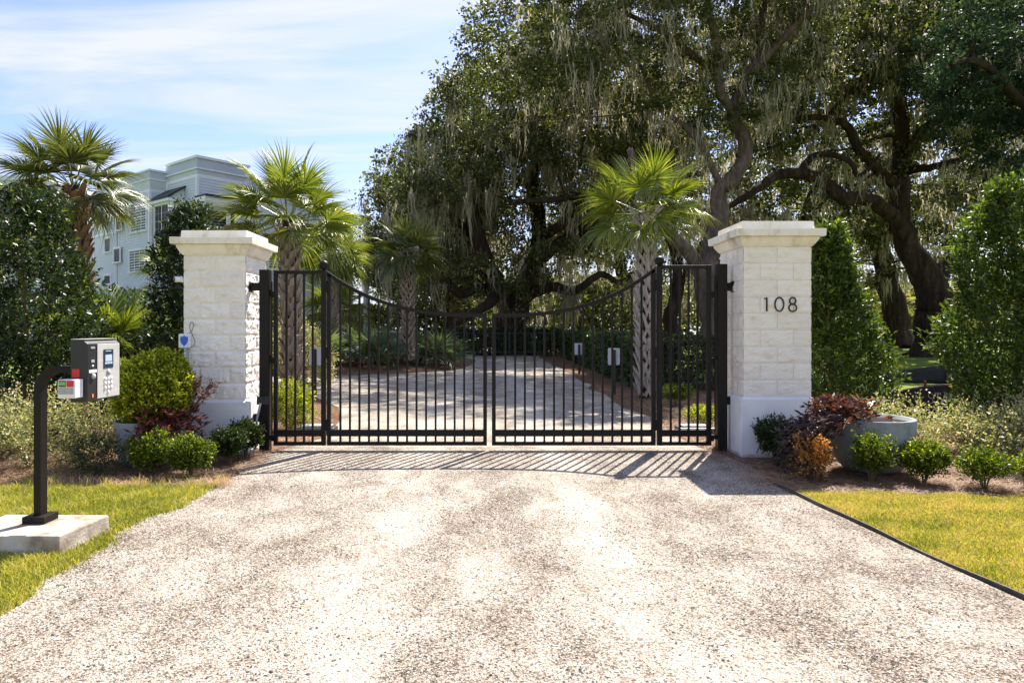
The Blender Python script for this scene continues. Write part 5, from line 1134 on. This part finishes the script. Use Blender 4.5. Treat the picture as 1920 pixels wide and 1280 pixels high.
# silt fence and banner
def cloth(name, label, cat, pts, h0, h1, mat, seed):
    t = thing(name, label, cat, (pts[0][0], pts[0][1], 0)); o = Vector((pts[0][0], pts[0][1], 0)); V, F = [], []; n = 40; r2 = random.Random(seed)
    cp = catmull([(a, b, 0) for a, b in pts], n//(len(pts)-1)); k = len(cp)
    for i, p in enumerate(cp):
        s = i/(k-1); h = h0+(h1-h0)*s
        for j in range(5): V.append(p-o+Vector((.01*math.sin(i*1.3+j), .035*math.sin(i*.9)*math.sin(j*.8), (h+.03*math.sin(i*.55))*j/4)))
    for i in range(k-1):
        for j in range(4): a = 5*i+j; F.append((a, a+5, a+6, a+1))
    ob = MB().add(V, F).build('fabric', mat, t, True); sm = ob.modifiers.new('s', 'SOLIDIFY'); sm.thickness = .006; return t, cp, o
t, cp, o = cloth('silt_fence', 'long black silt fence rising across the right lawn between the laurels', 'silt fence', [(11.3, 19.8), (12.8, 19.3), (15, 19.2), (17, 19.6)], .30, .95, M['silt'], 3)
for k in (0, 14, 27, len(cp)-1): p = cp[k]-o; m = MB(); m.box(p.x-.02, p.x+.02, p.y-.06, p.y-.02, 0, .95); m.build('stake', M['wood_stake'], t)
t = thing('black_banner', 'black banner with grey letters STANC partly hidden behind the roses', 'banner', (8.0, 11.8, 0))
V, F = [], []; n = 24
for i in range(n+1):
    s = i/n; x = -1.35+2.7*s; top = .40+.20*math.sin(math.pi*min(1, s*1.0)); 
    for j in range(4): V.append((x, .02*math.sin(s*14+j), top*j/3-.0))
for i in range(n):
    for j in range(3): a = 4*i+j; F.append((a, a+4, a+5, a+1))
ob = MB().add(V, F).build('fabric', M['silt'], t, True); sm = ob.modifiers.new('s', 'SOLIDIFY'); sm.thickness = .006
m = MB(); m.tube([(-1.35+2.7*i/n, -.02, .385+.20*math.sin(math.pi*i/n)) for i in range(n+1)], .008, 5, False); m.build('cord', M['wood_stake'], t)
for x in (-1.0, -.42, 1.2): m = MB(); m.box(x-.014, x+.014, .02, .05, 0, .66); m.build('stake', M['wood_stake'], t)
def stroke(m, x, z, sc, segs, w=.016):
    for (a, b), (c, d) in segs:
        p = Vector((x+a*sc, 0, z+b*sc)); q = Vector((x+c*sc, 0, z+d*sc)); dv = (q-p); L_ = dv.length; u = dv.normalized(); n_ = u.cross(Vector((0, 1, 0))); ww = w if abs(b-d) > .15 else w*.6
        m.obox((p+q)/2, u*(L_/2), n_*ww/2, Vector((0, .002, 0)))
def arcp(cx, cz, r, a0, a1, n=7, ry=None): ry = ry or r; return [((cx+r*math.cos(a0+(a1-a0)*i/n), cz+ry*math.sin(a0+(a1-a0)*i/n)), (cx+r*math.cos(a0+(a1-a0)*(i+1)/n), cz+ry*math.sin(a0+(a1-a0)*(i+1)/n))) for i in range(n)]
GL = {'S': arcp(.25, .74, .2, .4, 4.3, 8, .22)+arcp(.25, .27, .22, 1.9, -2.7, 9, .25), 'T': [((.25, 0), (.25, .96)), ((.02, .97), (.48, .97)), ((.02, .97), (.02, .8)), ((.48, .97), (.48, .8)), ((.15, .01), (.35, .01))],
      'A': [((.02, 0), (.26, 1)), ((.26, 1), (.5, 0)), ((.12, .33), (.40, .33)), ((-.05, .01), (.1, .01)), ((.42, .01), (.58, .01))], 'N': [((.06, 0), (.06, 1)), ((.06, 1), (.5, 0)), ((.5, 0), (.5, 1)), ((-.02, .01), (.14, .01)), ((.42, .99), (.58, .99)), ((-.02, .99), (.08, .99))],
      'C': arcp(.33, .5, .3, .7, 5.6, 12, .49)}
x = -.42
for chn in 'STANC':
    m = MB(); stroke(m, x, .27, .19, GL[chn], .022); ob = m.build('letter', M['letter'], t); ob.location.y = -.035; x += .125
# sign boards facing up the drive, on posts
def signb(label, x, y, h, w, bh):
    t = thing('drive_sign', label, 'sign', (x, y, 0)); m = MB(); m.box(-.035, .035, -.05, .0, -.05, h-.04); m.build('post', M['black'], t)
    r = .03; poly = []
    for cx, cz, a0 in ((w/2-r, bh-r, 0), (-w/2+r, bh-r, 1), (-w/2+r, r, 2), (w/2-r, r, 3)):
        for k in range(5): a = (a0+k/4)*math.pi/2; poly.append((cx+r*math.cos(a), h-bh+cz+r*math.sin(a)))
    n = len(poly); m = MB(); m.add([(a, .001, b) for a, b in poly]+[(a, .02, b) for a, b in poly], [tuple(range(n)), tuple(range(2*n-1, n-1, -1))]+[((i+1) % n, i, n+i, n+(i+1) % n) for i in range(n)]); m.build('board', M['sign_back'], t)
signb('pale rectangular sign on a black post nearest behind the right gate leaf', 2.97, 16.1, 1.1, .28, .40)
signb('smaller pale sign on a black post farther along the right of the drive', 3.15, 23.6, 1.05, .36, .40)
signb('pale sign on a black post behind the left gate leaf near the thick palm', -4.05, 16.0, 1.12, .29, .42)
t = thing('path_light', 'short black bollard light at the foot of the left palm', 'bollard light', (-3.78, 13.9, 0)); m = MB(); m.tube([(0, 0, -.05), (0, 0, .40)], .035, 12); m.build('post', M['black'], t, True); m = MB(); m.lathe([(.045, .40), (.05, .42), (.05, .46), (.01, .475)], 16); m.build('cap', M['black'], t, True)
for lb, x in (('flat dark gate operator arm box behind the left gate leaf', -2.55), ('flat dark gate operator box behind the right gate leaf', 3.1)):
    t = thing('gate_operator', lb, 'gate operator', (x, 10.2, 0)); m = MB(); m.box(-.28, .28, -.15, .15, -.02, .10); m.build('housing', M['black'], t, bevel=.02); m = MB(); m.box(-.22, .22, -.10, .10, .1005, .13); m.build('lid', M['grey'], t, bevel=.01)
# parked car
t = thing('parked_car', 'silver car parked beyond the island, mostly hidden by the palmettos', 'car', (-6.1, 39.5, 0), R(8))
prof = [(-2.3, .45), (-2.32, .75), (-2.1, .88), (-1.2, .98), (-.5, 1.36), (.4, 1.44), (1.2, 1.38), (1.95, 1.05), (2.25, .98), (2.3, .5)]
m = MB(); n = len(prof); ys = [(-.88, .0), (-.92, 0), (.92, 0), (.88, 0)]
def ins(x, z): return .90-.22*max(0, (z-.95)/.45)
vs = [(x, -ins(x, z), z) for x, z in prof]+[(x, ins(x, z), z) for x, z in prof]; m.add(vs, [tuple(range(n))[::-1], tuple(range(n, 2*n))]+[(i, (i+1) % n, n+(i+1) % n, n+i) for i in range(n)]); m.build('body', M['car_paint'], t, bevel=.05)
for sg in (-1, 1):
    for pw in ([(-1.05, 1.0), (-.5, 1.28), (.25, 1.35), (.25, 1.0)], [(.35, 1.0), (.35, 1.35), (1.1, 1.3), (1.65, 1.04)]):
        m = MB(); m.add([(x, sg*(ins(x, z)+.006), z) for x, z in pw]+[(x, sg*(ins(x, z)-.01), z) for x, z in pw], [(0, 1, 2, 3) if sg > 0 else (3, 2, 1, 0), (4, 5, 6, 7)]+[(i, (i+1) % 4, 4+(i+1) % 4, 4+i) for i in range(4)]); m.build('window', M['glass'], t)
    for wx in (-1.45, 1.45):
        m = MB(); m.tube([(wx, sg*.72, .33), (wx, sg*.93, .33)], .33, 24); w = m.build('wheel', M['rubber'], t, True); m = MB(); m.tube([(wx, sg*.9305, .33), (wx, sg*.945, .33)], .2, 16); m.build('rim', M['steel'], w, True)
for pw, nm in (([(-1.1, 1.03), (-.56, 1.335)], 'windscreen'), ([(1.28, 1.345), (1.88, 1.09)], 'rear_window')):
    (xa, za), (xb, zb) = pw; d = -.012 if nm == 'windscreen' else .012; m = MB(); m.add([(xa+d, -.72, za+.012), (xb+d, -.66, zb+.012), (xb+d, .66, zb+.012), (xa+d, .72, za+.012)], [(0, 1, 2, 3)]); m.build(nm, M['glass'], t)
